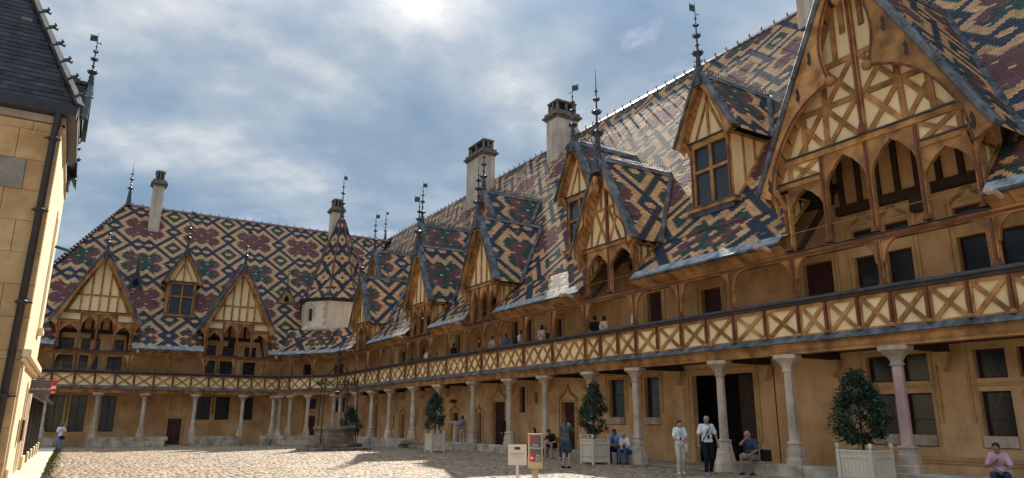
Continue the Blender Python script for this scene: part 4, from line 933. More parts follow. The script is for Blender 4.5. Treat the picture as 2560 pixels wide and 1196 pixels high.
def keepC(u, v, c):
    dr, df, dc = dists(c); return (dc > dr) & (dc > df)
two_slopes(CH, st, -3, ABL+3, keepC, -.10, 7.15, 1.2, 8.5, 1.75, 9.3, ivoff=3)
for (p, q) in ((RW.p(56.95, 0, 7.15), (19.3, 59.6, 8.9)), (FWg.p(14.75, 0, 7.25), (17.3, 63.4, 9.0))):
    MB().seg(tuple(p), q, .22, .05).build('valley_lead', LEADL, st)
# arris tiles on the splayed roof
for s0, s1 in ((1.3, .7), (4.3, 4.3)):
    hp = MB(CH)
    for i in range(14): u = i/14; hp.lathe((s0+(s1-s0)*u*.3, .05+1.5*u, 7.25+1.65*u), [(.09, 0), (.10, .05), (.03, .1)], 5)
    hp.build('hip_tiles', TILER, st)
T = Fr((TC[0], TC[1], 0), (1, 0, 0), (0, 1, 0)); rot = math.atan2(-nC[1], -nC[0])+R(22.5)
rt_ = 3.05
MB(T).lathe((0, 0, 0), [(rt_, 6.5), (rt_, 11.75)], 8, rot).build('turret_wall', TURW, st)
MB(T).lathe((0, 0, 0), [(rt_+.16, 8.98), (rt_+.20, 9.08), (rt_+.14, 9.2), (rt_+.0, 9.3)], 8, rot).build('string_course', STONE, st)
MB(T).lathe((0, 0, 0), [(rt_, 11.5), (rt_+.12, 11.6), (rt_+.2, 11.72), (rt_+.32, 11.74), (rt_+.32, 11.78)], 8, rot).build('turret_eave', LEADD, st)
# quoins and window on the front face
apo = rt_*math.cos(R(22.5)); fn = -nC; ft = np.array((-fn[1], fn[0], 0)); TF = Fr(np.array((TC[0], TC[1], 0))+fn*apo, -ft if (-ft)[0] > 0 else ft, -fn)
w_ = MB(TF).box(-.85, -.30, -.03, .03, 9.75, 10.95).build('window', STONE, st)
MB(TF).box(-.74, -.41, -.045, -.031, 9.8, 10.85).build('pane', GLASS, w_); MB(TF).band(ogee_pts(-1.0, -.15, 10.95, .38), .07, -.06, .02).box(-1.03, -.96, -.06, .02, 10.0, 10.97).box(-.19, -.12, -.06, .02, 10.0, 10.97).build('stone_moulding', STONE, w_)
hw8 = rt_*math.sin(R(22.5))
for j in range(7):
    for sx in (-1, 1):
        L_ = .32 if j % 2 else .5
        x0, x1 = sorted((sx*hw8, sx*(hw8-L_))); MB(TF).box(x0, x1, -.006, .02, 9.32+j*.33, 9.32+j*.33+.325).build('quoin', ASH if 0 else STONE, st)
RT_ = 3.42; zb_ = 11.76; zt_ = 19.75; 
for k in range(8):
    a = rot+R(22.5)+k*R(45); o = np.array((math.cos(a), math.sin(a), 0)); tt = np.array((-math.sin(a), math.cos(a), 0))
    for (r0, z0, r1, z1, iv0) in ((RT_, zb_, 2.72, 12.75, 0), (2.72, 12.75, .22, zt_, 9)):
        c8 = math.cos(R(22.5)); t8 = math.tan(R(22.5))
        A = np.array((TC[0], TC[1], z0))+o*r0*c8; V = o*(r1-r0)*c8+np.array((0, 0, z1-z0)); Ln = np.linalg.norm(V); V = V/Ln
        hb = RT_*c8*t8+.2; Nn = np.cross(tt, V); Nn = Nn if Nn[2] > 0 else -Nn
        def kp(u, v, c, r0=r0, r1=r1, Ln=Ln, hb=hb): return np.abs(u-hb) < (r0+(r1-r0)*v/Ln)*c8*t8+.02
        tile_field(st, A-tt*hb, tt, V, Nn, 2*hb, Ln, kp, pattern=pat_spire, w=.16, e=.11, iu0=-int(hb/.16), iv0=iv0, name='spire_tiles')
    hp = MB(T); a2 = rot+k*R(45)
    for i in range(52):
        u = i/52; z = zb_+(zt_-zb_)*u; r = np.interp(z, [zb_, 12.75, zt_], [RT_, 2.72, .22])+.03
        hp.lathe((math.cos(a2)*r, math.sin(a2)*r, z), [(.085, -.05), (.10, .03), (.03, .12)], 5)
    hp.build('arris_tiles', TILER, st)
MB(T).lathe((0, 0, 0), [(RT_-.1, zb_-.02), (2.66, 12.73), (.15, zt_)], 8, rot).build('spire_deck', WOODD, st)
finial((TC[0], TC[1], zt_-.3), 4.9, st, vane=(.85, .2), k=.95)
MB().tube([(17.02, 64.6, 6.9), (17.02, 64.6, 11.7)], .16, 8).build('downpipe', LEAD, st)
# ---------------------------------------------------------------- GROUND
def ground():
    xs = np.array([-90, -40, -12, -4, 2, 8, 14, 20, 30, 60, 120.]); ys = np.array([-90, -40, -10, 5, 15, 25, 33, 40, 50, 60, 75, 110, 160, 400.])
    X, Y = np.meshgrid(xs, ys); Z = np.vectorize(gz)(np.minimum(Y, 75))
    V = np.stack([X, Y, Z-.012], -1).reshape(-1, 3); nx = len(xs); Fq = [(j*nx+i, j*nx+i+1, (j+1)*nx+i+1, (j+1)*nx+i) for j in range(len(ys)-1) for i in range(nx-1)]
    o = fastmesh('courtyard_ground', V, Fq, JOINT, None, origin=(0, 0, 0)); return tag(o, kind='structure')
gr = ground()
NEARC = mat('far_read_cobbles', (0.40, 0.31, 0.225), 0.85, 0.3, 6, 0.3, 9, 0.5, 0.3, bdist=0.03)
MB().add([(-40, -40, -.004), (18.0, -40, -.004), (18.0, 13.95, -.004), (-40, 13.95, -.004)], [(0, 1, 2, 3)]).build('cobble_paving', NEARC, gr)
def cobbles():
    out = []; y = 14.0; row = 0
    while y < 61.0:
        h = .135+.02*random.random(); n = int(18.6/.20); x0 = -0.3+random.random()*.2
        xs = x0+np.cumsum(rng.uniform(.14, .25, n)); xs = xs[xs < 18.02]
        w = np.diff(np.append(xs, xs[-1]+.2)); 
        for a, b in zip(xs, w): out.append((a+b/2, y+h/2, b, h))
        y += h; row += 1
    A = np.array(out); n = len(A); A[:, 1] += .05*np.sin(A[:, 0]*.9+A[:, 1]*.35)+rng.normal(0, .008, n)
    keep = ~((np.abs(A[:, 0]-13.0) < 1.9) & (np.abs(A[:, 1]-40.4) < 1.9)); A = A[keep]; n = len(A)
    cx, cy = A[:, 0], A[:, 1]; hw = A[:, 2]/2-.008; hh = A[:, 3]/2-.008; ang = rng.normal(0, .07, n); zt = .008+rng.random(n)*.016
    gzv = np.where(cy > 33, -.02*(cy-33), 0)
    V = np.empty((n, 8, 3)); c, s_ = np.cos(ang), np.sin(ang)
    for k, (sx, sy) in enumerate(((-1, -1), (1, -1), (1, 1), (-1, 1))):
        jx = rng.normal(0, .007, n); jy = rng.normal(0, .006, n)
        for l, (f, z) in enumerate(((1.0, -.012), (.66, 1))):
            px_ = sx*hw*f+jx; py_ = sy*hh*f+jy
            V[:, k+4*l, 0] = cx+px_*c-py_*s_; V[:, k+4*l, 1] = cy+px_*s_+py_*c; V[:, k+4*l, 2] = gzv+(z if l == 0 else zt+rng.normal(0, .004, n))
    base = 0.55*np.array([(0.55, 0.36, 0.20), (0.40, 0.28, 0.18), (0.64, 0.45, 0.25), (0.25, 0.19, 0.145), (0.56, 0.32, 0.19), (0.46, 0.35, 0.23)])
    col = base[rng.integers(0, 6, n)]*rng.uniform(.82, 1.15, (n, 1))
    fs = np.array([(4, 5, 6, 7), (0, 1, 5, 4), (1, 2, 6, 5), (2, 3, 7, 6), (3, 0, 4, 7)])
    P = np.stack([cx, cy, gzv], 1)-np.array((0, 0, 1.65)); z = P@np.array(F); vis = (z > 0) & (np.abs(P@np.array(R2)/z) < .74) & (-(P@np.array(U2))/z < .345)
    dd = np.where(vis, z, 1e9); sel = np.zeros(n, bool); sel[np.argsort(dd)[:300]] = True
    for i in np.nonzero(sel)[0]:
        me = bpy.data.meshes.new('cobblestone'); o0 = np.array((cx[i], cy[i], gzv[i])); me.from_pydata((V[i]-o0).tolist(), [], fs.tolist()); me.materials.append(COBI); me.polygons.foreach_set('use_smooth', [True]*5)
        link(bpy.data.objects.new('cobblestone', me), gr, o0)
    V = V[~sel]; col = col[~sel]; n = len(V)
    Fq = ((np.arange(n)*8)[:, None, None]+fs).reshape(-1, 4)
    o = fastmesh('cobble_paving', V.reshape(-1, 3), Fq, COBB, gr, np.repeat(col, 5, 0), kind='stuff'); o.data.polygons.foreach_set('use_smooth', [True]*len(o.data.polygons))
cobbles()
y = 14.0
while y < 60.5:
    l_ = random.uniform(.9, 1.5); MB().box(-1.25, -.42+random.uniform(-.02, .02), y+.008, y+l_-.008, gz(y)-.05, gz(y)+.05).build('paving_slab', SLAB, gr, bevel=.01); y += l_
def grass():
    V = []; 
    for i in range(5200):
        y = random.uniform(15, 58); x = -.40+abs(random.gauss(0, .14))
        if random.random() < .35: x = random.uniform(-.2, 6) ; y = random.uniform(20, 50)
        if x > .2 and math.sin(x*1.9+y*.8)*math.sin(y*.37-x) < .35: continue
        h = random.uniform(.02, .07); a = random.uniform(0, 6.28); w = .012; c, s_ = math.cos(a)*w, math.sin(a)*w; z = gz(y)-.01
        V += [(x-c, y-s_, z), (x+c, y+s_, z), (x+c*.3+s_*2, y+s_*.3, z+h), (x-c*.3+s_*2, y-s_*.3, z+h)]
    V = np.array(V); fastmesh('joint_grass', V, np.arange(len(V)).reshape(-1, 4), GRASS, None, kind='stuff')
grass()
tag(bpy.data.objects['joint_grass'], 'short grass growing along the pavement slabs at left', 'grass')
# ---------------------------------------------------------------- LEFT HOUSE
lh = empty('limestone_house', (-4, 24, 0), 'tall golden ashlar house at the left edge with steep slate roof and black downpipe', 'building')
xc = -1.1; yc = 20.5
LF = Fr((0, yc, 0), (1, 0, 0), (0, 1, 0)); LS = Fr((xc, 0, 0), (0, 1, 0), (-1, 0, 0))
z = -.2; r_ = 0
while z < 8.9:
    h = min(.79, 8.92-z) if z > 3.0 else min(.79, 3.02-z) if z < 2.9 else .2
    if abs(z-3.02) < .01:
        MB(LF).box(-9, xc+.16, -.16, .3, 3.03, 3.2).build('string_course', ASH, lh, bevel=.03); z = 3.21; continue
    x = xc; i = 0
    while x > -6.5:
        w = random.uniform(.55, 1.25) if (i or r_ % 2) else .62
        pr_ = random.uniform(0, .012)
        m = ASHG if (7.3 < z+h/2 < 8.0 and -2.7 < x-w/2 < -1.9) else ASH
        MB(LF).box(x-w+.005, x-.001 if i == 0 else x-.005, -pr_, .28, z+.004, z+h-.004).build('ashlar_block', m, lh, bevel=.006)
        x -= w; i += 1
    z += h; r_ += 1
MB().box(-7.5, xc-.27, yc+.27, 27.9, -.5, 9.0).build('core_wall', SMOOTH, lh)
sops = [(25.3, 25.8, 4.3, 7.6), (26.2, 26.8, .2, 2.4), (24.9, 25.6, .2, 2.4)]
wall_cells(LS, yc+.285, 28.0, -.5, 9.0, 0, sops, SMOOTH, lh)
MB().add([(xc, 28.0, -.5), (xc-6, 28.0, -.5), (xc-6, 28, 9), (xc, 28, 9)], [(0, 1, 2, 3)]).build('end_wall', SMOOTH, lh)
for o in sops[:2]: window(LS, *o, 0, lh, 2, 3, surround=False)
door(LS, *sops[2], 0, lh, surround=False)
for a, b, c, e in sops:
    MB(LS).box(a-.22, a-.02, -.03, .02, c-.1, e+.2).box(b+.02, b+.22, -.03, .02, c-.1, e+.2).box(a-.02, b+.02, -.03, .02, e+.02, e+.2).build('window_moulding', SMOOTH, lh, bevel=.02)
    if c > 3: MB(LS).box(a-.3, b+.3, -.14, .02, c-.26, c-.11).build('window_sill', SMOOTH, lh, bevel=.02)
for a in (yc+.3, 27.3): MB(LS).box(a, a+.5, -.04, .02, -.3, 2.88).box(a-.04, a+.54, -.10, -.04, -.3, .45).build('pilaster', SMOOTH, lh, bevel=.02)
MB(LS).box(yc-.16, 28.1, -.17, .02, 3.0, 3.2).build('string_course', SMOOTH, lh, bevel=.03)
MB(LS).box(yc-.16, 28.1, -.10, .02, 2.9, 2.99).build('string_course', SMOOTH, lh, bevel=.03)
MB(LF).box(-9, xc+.05, -.06, .2, 8.95, 9.13).build('cornice', CHIM, lh); MB(LS).box(yc-.0, 28.0, -.06, .2, 8.95, 9.13).build('cornice', CHIM, lh)
MB(LF).poly([(-9, 9.14), (xc+.26, 9.14), (xc+.30, 9.42), (-9, 9.42)], -.34, .1).build('gutter', BLACKP, lh); MB(LS).box(yc+.11, 24.2, -.30, .1, 9.14, 9.42).build('gutter', BLACKP, lh)
mb = MB(LF); mb.tube([(-1.22, -.28, 9.15), (-1.22, -.20, 8.95), (-1.24, -.14, 8.7), (-1.36, -.14, -.1)], .085, 10).build('downpipe', BLACKP, lh, smooth=True)
for zz in (8.5, 6.6, 4.3, 2.1): MB(LF).lathe((-1.245-(8.5-zz)*.0137, -.14, zz), [(.10, -.05), (.125, -.03), (.125, .03), (.10, .05)], 12).box(-1.44, -1.08, -.15, -.12, zz-.02, zz+.02).build('pipe_collar', BLACKP, lh)
MB(LF).tube([(-2.05+.17*math.cos(t)*(1-t/14), -.05, 4.45+.17*math.sin(t)*(1-t/14)) for t in np.arange(-1.0, 10, .5)][::-1]+[(-2.0, -.06, 4.25), (-2.2, -.08, 4.1), (-2.22, -.09, 4.0), (-2.0, -.10, 3.9)], .014, 5).build('lamp_bracket', BLACKP, lh)
MB(LF).obox((-1.88, -.2, 3.82), (.8, 0, -.5), (0, 1, 0), (.5, 0, .8), .13, .13, .02).add([(-2.0, -.2, 3.9), (-1.75, -.3, 3.86), (-1.92, -.2, 3.62), (-1.75, -.1, 3.86)], [(0, 1, 2), (0, 2, 3), (1, 2, 3)]).build('flood_lamp', BLACKP, lh)
def pat_slate(iu, iv):
    o = np.empty(iu.shape+(3,)); o[:] = (0.030, 0.031, 0.038); return o*(1+rng.normal(0, .3, iu.shape+(1,)))
SLT = mat('slate_tile', (1, 1, 1), 0.6, 0.35, 1.3, 0.25, 14, 0.25, 0.25, attr=True, streak=0.3)
x0, y0, z0 = xc+.28, yc-.30, 9.40; kk = 2.25; hh_ = 8.0
fV = np.array((0, 1, kk)); fL = np.linalg.norm(fV)*hh_/kk; fV = fV/np.linalg.norm(fV)
tile_field(lh, (-9, y0, z0), (1, 0, 0), fV, (0, -kk/math.hypot(1, kk), 1/math.hypot(1, kk)), 9+x0, fL, lambda u, v, c: c[..., 0] < x0-(c[..., 2]-z0)/kk-.02, pat_slate, .26, .16, 200, 'slate_field', mat_=SLT, sname='slate')
sV = np.array((-1, 0, kk)); sV = sV/np.linalg.norm(sV)
tile_field(lh, (x0, y0, z0), (0, 1, 0), sV, (kk/math.hypot(1, kk), 0, 1/math.hypot(1, kk)), 28.2-y0, fL, lambda u, v, c: (c[..., 1]-y0 > (c[..., 2]-z0)/kk), pat_slate, .26, .16, 0, 'slate_field', mat_=SLT)
h9 = hh_; T_ = h9/kk
MB().add([(-9, y0+.03, z0-.05), (x0-.03, y0+.03, z0-.05), (x0-T_, y0+T_, z0+h9-.05), (-9, y0+T_, z0+h9-.05), (x0-.03, 28, z0-.05), (x0-T_, 28, z0+h9-.05)], [(0, 1, 2, 3), (1, 4, 5, 2)]).build('roof_deck', SLATE, lh)
ts = np.linspace(0, T_, 15)
for a, b in zip(ts[:-1], ts[1:]): MB().seg((x0-a+.03, y0+a-.03, z0+kk*a+.05), (x0-b+.03, y0+b-.03, z0+kk*b+.07), .22, .08, (1, -1, 0)).build('hip_lead', LEADH, lh)
for a in np.arange(.12, T_, .24):
    P = Vector((x0-a+.06, y0+a-.06, z0+kk*a+.1)); MB().tube([P, P+Vector((.10, -.02, .02)), P+Vector((.16, -.02, .10)), P+Vector((.12, -.02, .15))], [.05, .06, .035, .015], 5).tube([P+Vector((.10, 0, .03)), P+Vector((.20, .05, .0)), P+Vector((.22, .06, .06))], [.04, .035, .015], 5).build('hip_crocket', LEADD, lh)
# side dormers of the left house, facing the court
def house_dormer(yd, big=True):
    xf = -.72; zr = 11.3; hw = .95; ze = 9.95
    dm = MB().box(-2.0, xf-.12, yd-hw+.12, yd+hw-.12, 9.3, ze+.1).build('house_dormer', BLACKP, lh)
    for sg in (-1, 1):
        A = np.array((-2.6, yd+sg*hw, ze)); V = np.array((0, -sg*hw, zr-ze)); Ln = np.linalg.norm(V); V = V/Ln; U = np.array((1., 0, 0)); Nn = np.cross(U, V); Nn = Nn if Nn[2] > 0 else -Nn
        tile_field(dm, A, U, V, Nn, xf+2.6, Ln, lambda u, v, c: u > -1, pat_slate, .26, .16, 0, 'slate_field', mat_=SLT)
        deck_field(dm, A, U, V, Nn, xf+2.6, Ln, lambda u, v, c: u > -1, m=SLATE)
    MB().add([(xf-.05, yd-hw, ze), (xf-.05, yd+hw, ze), (xf-.05, yd, zr)], [(0, 1, 2)]).build('gable_panel', BLACKP, dm)
    for sg in (-1, 1): MB().seg((xf, yd+sg*(hw+.06), ze-.08), (xf, yd, zr+.1), .10, .14, (1, 0, 0)).build('lead_flashing', LEAD, dm)
    MB().seg((-2.2, yd, zr+.05), (xf, yd, zr+.05), .12, .10).build('ridge_lead', LEAD, dm)
    MB().box(-1.6, xf-.1, yd-hw-.08, yd+hw+.08, ze-.2, ze-.02).build('dormer_eave', BLACKP, dm)
    finial((xf-.02, yd, zr-.35), 2.15 if big else 1.9, lh, vane=(-.9, .2) if big else None, k=.50)
house_dormer(23.2)
finial((-.92, 26.6, 9.3), 1.9, lh, k=.55)
MB().box(-1.7, -.98, 26.1, 27.2, 9.0, 9.6).build('house_dormer', SLATE, lh)
MB().tube([(xc, 27.2, 7.1), (xc+.42, 27.2, 7.0)], .05, 6).build('spout', BLACKP, lh)
pq = MB(LS).box(23.75, 24.2, -.12, -.08, 1.0, 1.55).build('wall_plaque', SIGNM, lh); MB(LS).box(23.7, 24.25, -.075, -.03, .95, 1.6).build('plaque_frame', SIGNB, pq)
# low range behind it
lr = empty('low_arcade', (-1.5, 36, 0), 'low stone range with pilasters and lean-to lead roof beyond the golden house at left', 'building')
LR = Fr((-1.22, 0, 0), (0, 1, 0), (-1, 0, 0))
wall_cells(LR, 28.02, 44, -.6, 2.5, 0, [(y_, y_+1.1, .1, 2.1) for y_ in (29.6, 32.4, 35.2, 38.0, 40.8)], SMOOTH, lr)
for y_ in (29.6, 32.4, 35.2, 38.0, 40.8): window(LR, y_, y_+1.1, .1, 2.1, 0, lr, 2, 3, surround=False)
for y_ in (28.6, 31.4, 34.2, 37.0, 39.8, 42.6): MB(LR).box(y_, y_+.55, -.12, .0, gz(y_)-.2, 2.3).box(y_-.05, y_+.6, -.2, -.12, gz(y_)-.2, .4).build('pilaster', SMOOTH, lr, bevel=.02); MB(LR).tube([(y_-.2, -.1, gz(y_)), (y_-.2, -.1, 2.3)], .05, 8).build('downpipe', BLACKP, lr)
for a in np.arange(28.05, 44, 1.6): MB(LR).add([(a, -.55, 2.28), (a+1.59, -.55, 2.28), (a+1.59, .3, 2.75), (a, .3, 2.75), (a, -.5, 2.2), (a+1.59, -.5, 2.2), (a+1.59, .3, 2.65), (a, .3, 2.65)], [(0, 1, 2, 3), (4, 7, 6, 5), (0, 4, 5, 1), (0, 3, 7, 4), (1, 5, 6, 2)]).build('lead_sheet', LEADD, lr)
MB(LR).add([(44, 0, -.8), (44, 4, -.8), (44, 4, 2.6), (44, 0, 2.6)], [(0, 1, 2, 3)]).build('end_wall', SMOOTH, lr)
# ---------------------------------------------------------------- signs
def text(s, size, P, x, y_up, parent, m, name='lettering', align='CENTER'):
    c = bpy.data.curves.new(name, 'FONT'); c.body = s; c.size = size; c.align_x = align; c.align_y = 'CENTER'; c.extrude = .001; c.resolution_u = 3
    t = bpy.data.objects.new('tmp', c); COL.objects.link(t); dg = bpy.context.evaluated_depsgraph_get(); me = bpy.data.meshes.new_from_object(t.evaluated_get(dg)); bpy.data.objects.remove(t)
    me.materials.clear(); me.materials.append(m)
    o = bpy.data.objects.new(name, me); x = Vector(x).normalized(); y = Vector(y_up).normalized(); zz = x.cross(y)
    link(o, parent, P); o.rotation_euler = Matrix((x, y, zz)).transposed().to_euler(); o['kind'] = 'stuff'; return o
sg = empty('hanging_sign', (-1.0, 26, 2.5), 'grey and red hanging sign reading Salle des Pôvres on the golden house', 'sign')
MB().box(-1.08, -.41, 25.985, 26.015, 2.31, 2.72).build('sign_board', SIGNG, sg, bevel=.004)
MB().box(-.565, -.408, 25.979, 25.984, 2.312, 2.718).build('red_band', SIGNR, sg)
text('Salle des Pôvres', .088, (-.83, 25.978, 2.45), (1, 0, 0), (0, 0, 1), sg, WHITE)
MB().poly([(-.55, 2.50), (-.50, 2.56), (-.46, 2.52), (-.42, 2.57), (-.42, 2.47), (-.55, 2.46)], 25.972, 25.977).poly([(-.54, 2.36), (-.50, 2.39), (-.50, 2.37), (-.43, 2.37), (-.43, 2.35), (-.50, 2.35), (-.50, 2.33)], 25.972, 25.977).build('sign_emblem', WHITE, sg)
MB().seg((-1.1, 26, 2.76), (-.45, 26, 2.76), .02, .02).build('sign_arm', IRON, sg)
cd_ = Vector((.53, .85, 0)).normalized(); cr_ = Vector((cd_.y, -cd_.x, 0))
def board(C, w, z0, z1, dep, m, name, parent, cx=0, off=0, cr=cr_, cd=cd_):
    Q = C+cr*cx+cd*off; return MB().obox((Q.x, Q.y, (z0+z1)/2), cr, cd, (0, 0, 1), w/2, dep/2, (z1-z0)/2).build(name, m, parent, bevel=.003)
C1 = Vector((7.83, 12.55, 0))
s1 = empty('info_stand', C1, 'cream notice board on a thin cream post in front of the taller grey sign box', 'sign')
board(C1, .375, .735, 1.13, .022, SIGNW, 'sign_board', s1); board(C1, .055, 0, .734, .04, SIGNW, 'post', s1); board(C1, .22, -.0, .02, .22, SIGNB, 'foot_plate', s1, off=0)
board(C1, .12, 1.035, 1.085, .004, SIGNM, 'logo_panel', s1, off=-.014); 
text('POINT RENCONTRE', .030, C1-cd_*.0125+Vector((0, 0, .955)), cr_, (0, 0, 1), s1, SIGNM)
for zz, ww in ((.915, .19), (.895, .24), (.86, .14), (.76, .10)):
    board(C1, ww, zz-.004, zz+.004, .002, SIGNB, 'small_print_line', s1, off=-.0125)
C2 = Vector((8.30, 12.60, 0)); a_ = R(-6)
cr2 = Vector((.862, -.507, 0)).normalized(); cd2 = Vector((-cr2.y, cr2.x, 0))
s2 = empty('direction_stand', C2, "grey and red sign box reading Cour d'Honneur on a thick beige post", 'sign')
C2b = C2+cd2*.12
MB().obox((C2b.x, C2b.y, .995), cr2, cd2, (0, 0, 1), .145, .16, .335).build('sign_box', SIGNB, s2, bevel=.005)
board(C2, .24, .79, 1.31, .004, SIGNG, 'sign_face', s2, cr=cr2, cd=cd2, off=-.043)
MB().obox((C2b+cd2*.0+Vector((0, 0, 1.333))), cr2, cd2, (0, 0, 1), .15, .165, .003).build('sign_cap', LEADL, s2)
board(C2, .07, 1.17, 1.31, .004, SIGNR, 'red_panel', s2, cx=-.085, off=-.047, cr=cr2, cd=cd2); board(C2, .09, .79, .94, .004, SIGNR, 'red_panel', s2, cx=-.075, off=-.047, cr=cr2, cd=cd2); board(C2, .035, 1.22, 1.27, .004, SIGNR, 'red_panel', s2, cx=.075, off=-.047, cr=cr2, cd=cd2)
text('Cour\nd’Honneur', .055, C2-cd2*.05+Vector((0, 0, 1.085)), cr2, (0, 0, 1), s2, WHITE); text('SENS\nDE LA\nVISITE', .042, C2-cd2*.05+cr2*.05+Vector((0, 0, .865)), cr2, (0, 0, 1), s2, WHITE)
e = C2-cd2*.052+cr2*(-.075)+Vector((0, 0, .86)); q = lambda a, b: tuple(e+cr2*a+Vector((0, 0, b)))
MB().add([q(-.035, 0), q(-.005, .03), q(-.005, .012), q(.03, .012), q(.03, -.012), q(-.005, -.012), q(-.005, -.03)], [(0, 1, 2, 3, 4, 5, 6)]).build('arrow', WHITE, s2)
MB().obox((C2b.x, C2b.y, .33), cr2, cd2, (0, 0, 1), .06, .05, .33).build('post', SIGNB, s2, bevel=.004)
# ---------------------------------------------------------------- the well
WX, WY = 13.0, 40.4; wz = gz(WY); wl = empty('stone_well', (WX, WY, wz), 'octagonal old stone well on two steps with tall rusted iron frame', 'well')
Wf = Fr((WX, WY, wz), (1, 0, 0), (0, 1, 0))
def octseg(name, r, z0, z1, rin, m, parent, rot=R(10), gap=.006):
    for k in range(8):
        a, b = rot+k*R(45)+gap, rot+(k+1)*R(45)-gap
        P = [(math.cos(a)*r, math.sin(a)*r), (math.cos(b)*r, math.sin(b)*r), (math.cos(b)*rin, math.sin(b)*rin), (math.cos(a)*rin, math.sin(a)*rin)]
        MB(Wf).add([(x, y, z0) for x, y in P]+[(x, y, z1) for x, y in P], [(3, 2, 1, 0), (4, 5, 6, 7), (0, 1, 5, 4), (1, 2, 6, 5), (2, 3, 7, 6), (3, 0, 4, 7)]).build(name, m, parent, bevel=.015)
octseg('step_stone', 2.15, 0, .19, 1.2, WELLST, wl); octseg('step_stone', 1.62, .193, .39, .9, WELLST, wl)
octseg('drum_stone', 1.16, .393, .80, .85, WELLST, wl); octseg('drum_stone', 1.165, .803, 1.13, .85, WELLST, wl, gap=.01); octseg('rim_stone', 1.25, 1.133, 1.29, .8, WELLST, wl)
MB(Wf).lathe((0, 0, 0), [(2.5, -.03), (2.5, .03)], 8, R(10)).build('foot_slab', WELLST, wl)
MB(Wf).lathe((0, 0, .9), [(.9, 0), (.9, .02)], 12).build('well_grate', DARK, wl)
rr_ = 1.0; TP = [R(-80), R(40), R(160)]; TP = [R(215), R(125), R(-20), R(40)]
for a in TP:
    MB(Wf).tube([(math.cos(a)*1.2*rr_, math.sin(a)*1.2*rr_, .35), (math.cos(a)*1.12, math.sin(a)*1.12, 3.75)], .032, 6).build('frame_post', IRON, wl)
    MB(Wf).tube([(math.cos(a)*1.12, math.sin(a)*1.12, 3.2), (math.cos(a)*.95, math.sin(a)*.95, 3.5), (math.cos(a)*.6, math.sin(a)*.6, 3.68)], .018, 5).build('frame_brace', IRON, wl)
    MB(Wf).tube([(math.cos(a)*1.12, math.sin(a)*1.12, 3.70), (math.cos(a)*.85, math.sin(a)*.85, 4.0), (math.cos(a)*.35, math.sin(a)*.35, 4.55), (0, 0, 5.6)], .022, 5).build('frame_arch', IRON, wl)
    MB(Wf).lathe((math.cos(a)*1.12, math.sin(a)*1.12, 3.75), [(.03, 0), (.05, .06), (.09, .14), (.03, .22), (.015, .35)], 6).build('frame_finial', IRON, wl)
for z_, r in ((3.60, 1.12), (3.70, 1.14)): MB(Wf).tube([(math.cos(t)*r, math.sin(t)*r, z_) for t in np.linspace(0, 2*math.pi, 25)], .02, 5).build('frame_ring', IRON, wl)
mb = MB(Wf)
for t in np.linspace(0, 2*math.pi, 26)[:-1]:
    x, y = math.cos(t)*1.13, math.sin(t)*1.13; mb.tube([(x, y, 3.6), (x*1.04, y*1.04, 3.78), (x, y, 3.92)], [.012, .02, .006], 4)
    mb.tube([(x*.8, y*.8, 3.66), (x, y, 3.66)], .01, 4)
mb.build('ring_scrollwork', IRON, wl)
MB(Wf).lathe((0, 0, 4.5), [(.05, 0), (.12, .2), (.04, .35), (.10, .6), (.03, .8), (.02, 1.3), (.06, 1.36), (.01, 1.5)], 6).build('frame_finial', IRON, wl)
MB(Wf).lathe((0, 0, 3.15), [(.03, -.12), (.14, -.08), (.15, .08), (.03, .12)], 10).tube([(0, 0, 3.2), (0, 0, 4.5)], .012, 4).tube([(.1, 0, 3.15), (.12, 0, 1.2)], .012, 4).build('pulley', IRON, wl)
# ---------------------------------------------------------------- planters and shrubs
def planter(x, y, w, h, label):
    z = gz(y); t = empty('planter', (x, y, z), label, 'planter', 'square painted planters in the courtyard'); fr = Fr((x, y, z), (1, 0, 0), (0, 1, 0)); k = w/2
    for sx in (-1, 1):
        for sy in (-1, 1):
            c = (sx*(k-.035), sy*(k-.035), 0)
            p = MB(fr).box(c[0]-.04, c[0]+.04, c[1]-.04, c[1]+.04, 0, h).build('corner_post', PLWOOD, t, bevel=.006)
            MB(fr).lathe((c[0], c[1], h), [(.03, 0), (.03, .02), (.055, .05), (.06, .085), (.045, .12), (.012, .15)], 10).build('ball_finial', PLWOOD, p, smooth=True)
    n = 8; xs = np.linspace(-k+.08, k-.08, n+1)
    for sgn in (-1, 1):
        for ax in (0, 1):
            f2 = Fr((x, y, z), (1, 0, 0), (0, 1, 0)) if ax == 0 else Fr((x, y, z), (0, 1, 0), (-1, 0, 0))
            d = sgn*(k-.05)
            for a, b in zip(xs[:-1], xs[1:]): MB(f2).box(a+.003, b-.003, d-.012, d+.012, .09, h-.04).build('slat', PLWOOD, t)
            for z0, z1 in ((.09, .15), (.30, .34), (h-.20, h-.16), (h-.06, h-.01)): MB(f2).box(-k+.075, k-.075, d+sgn*.0121 if sgn > 0 else d-.03, d+.03 if sgn > 0 else d-.0121, z0, z1).build('rail', PLWOOD, t)
    MB(fr).box(-k+.08, k-.08, -k+.08, k-.08, h-.12, h-.05).build('soil', SOIL, t); return h+z-.05
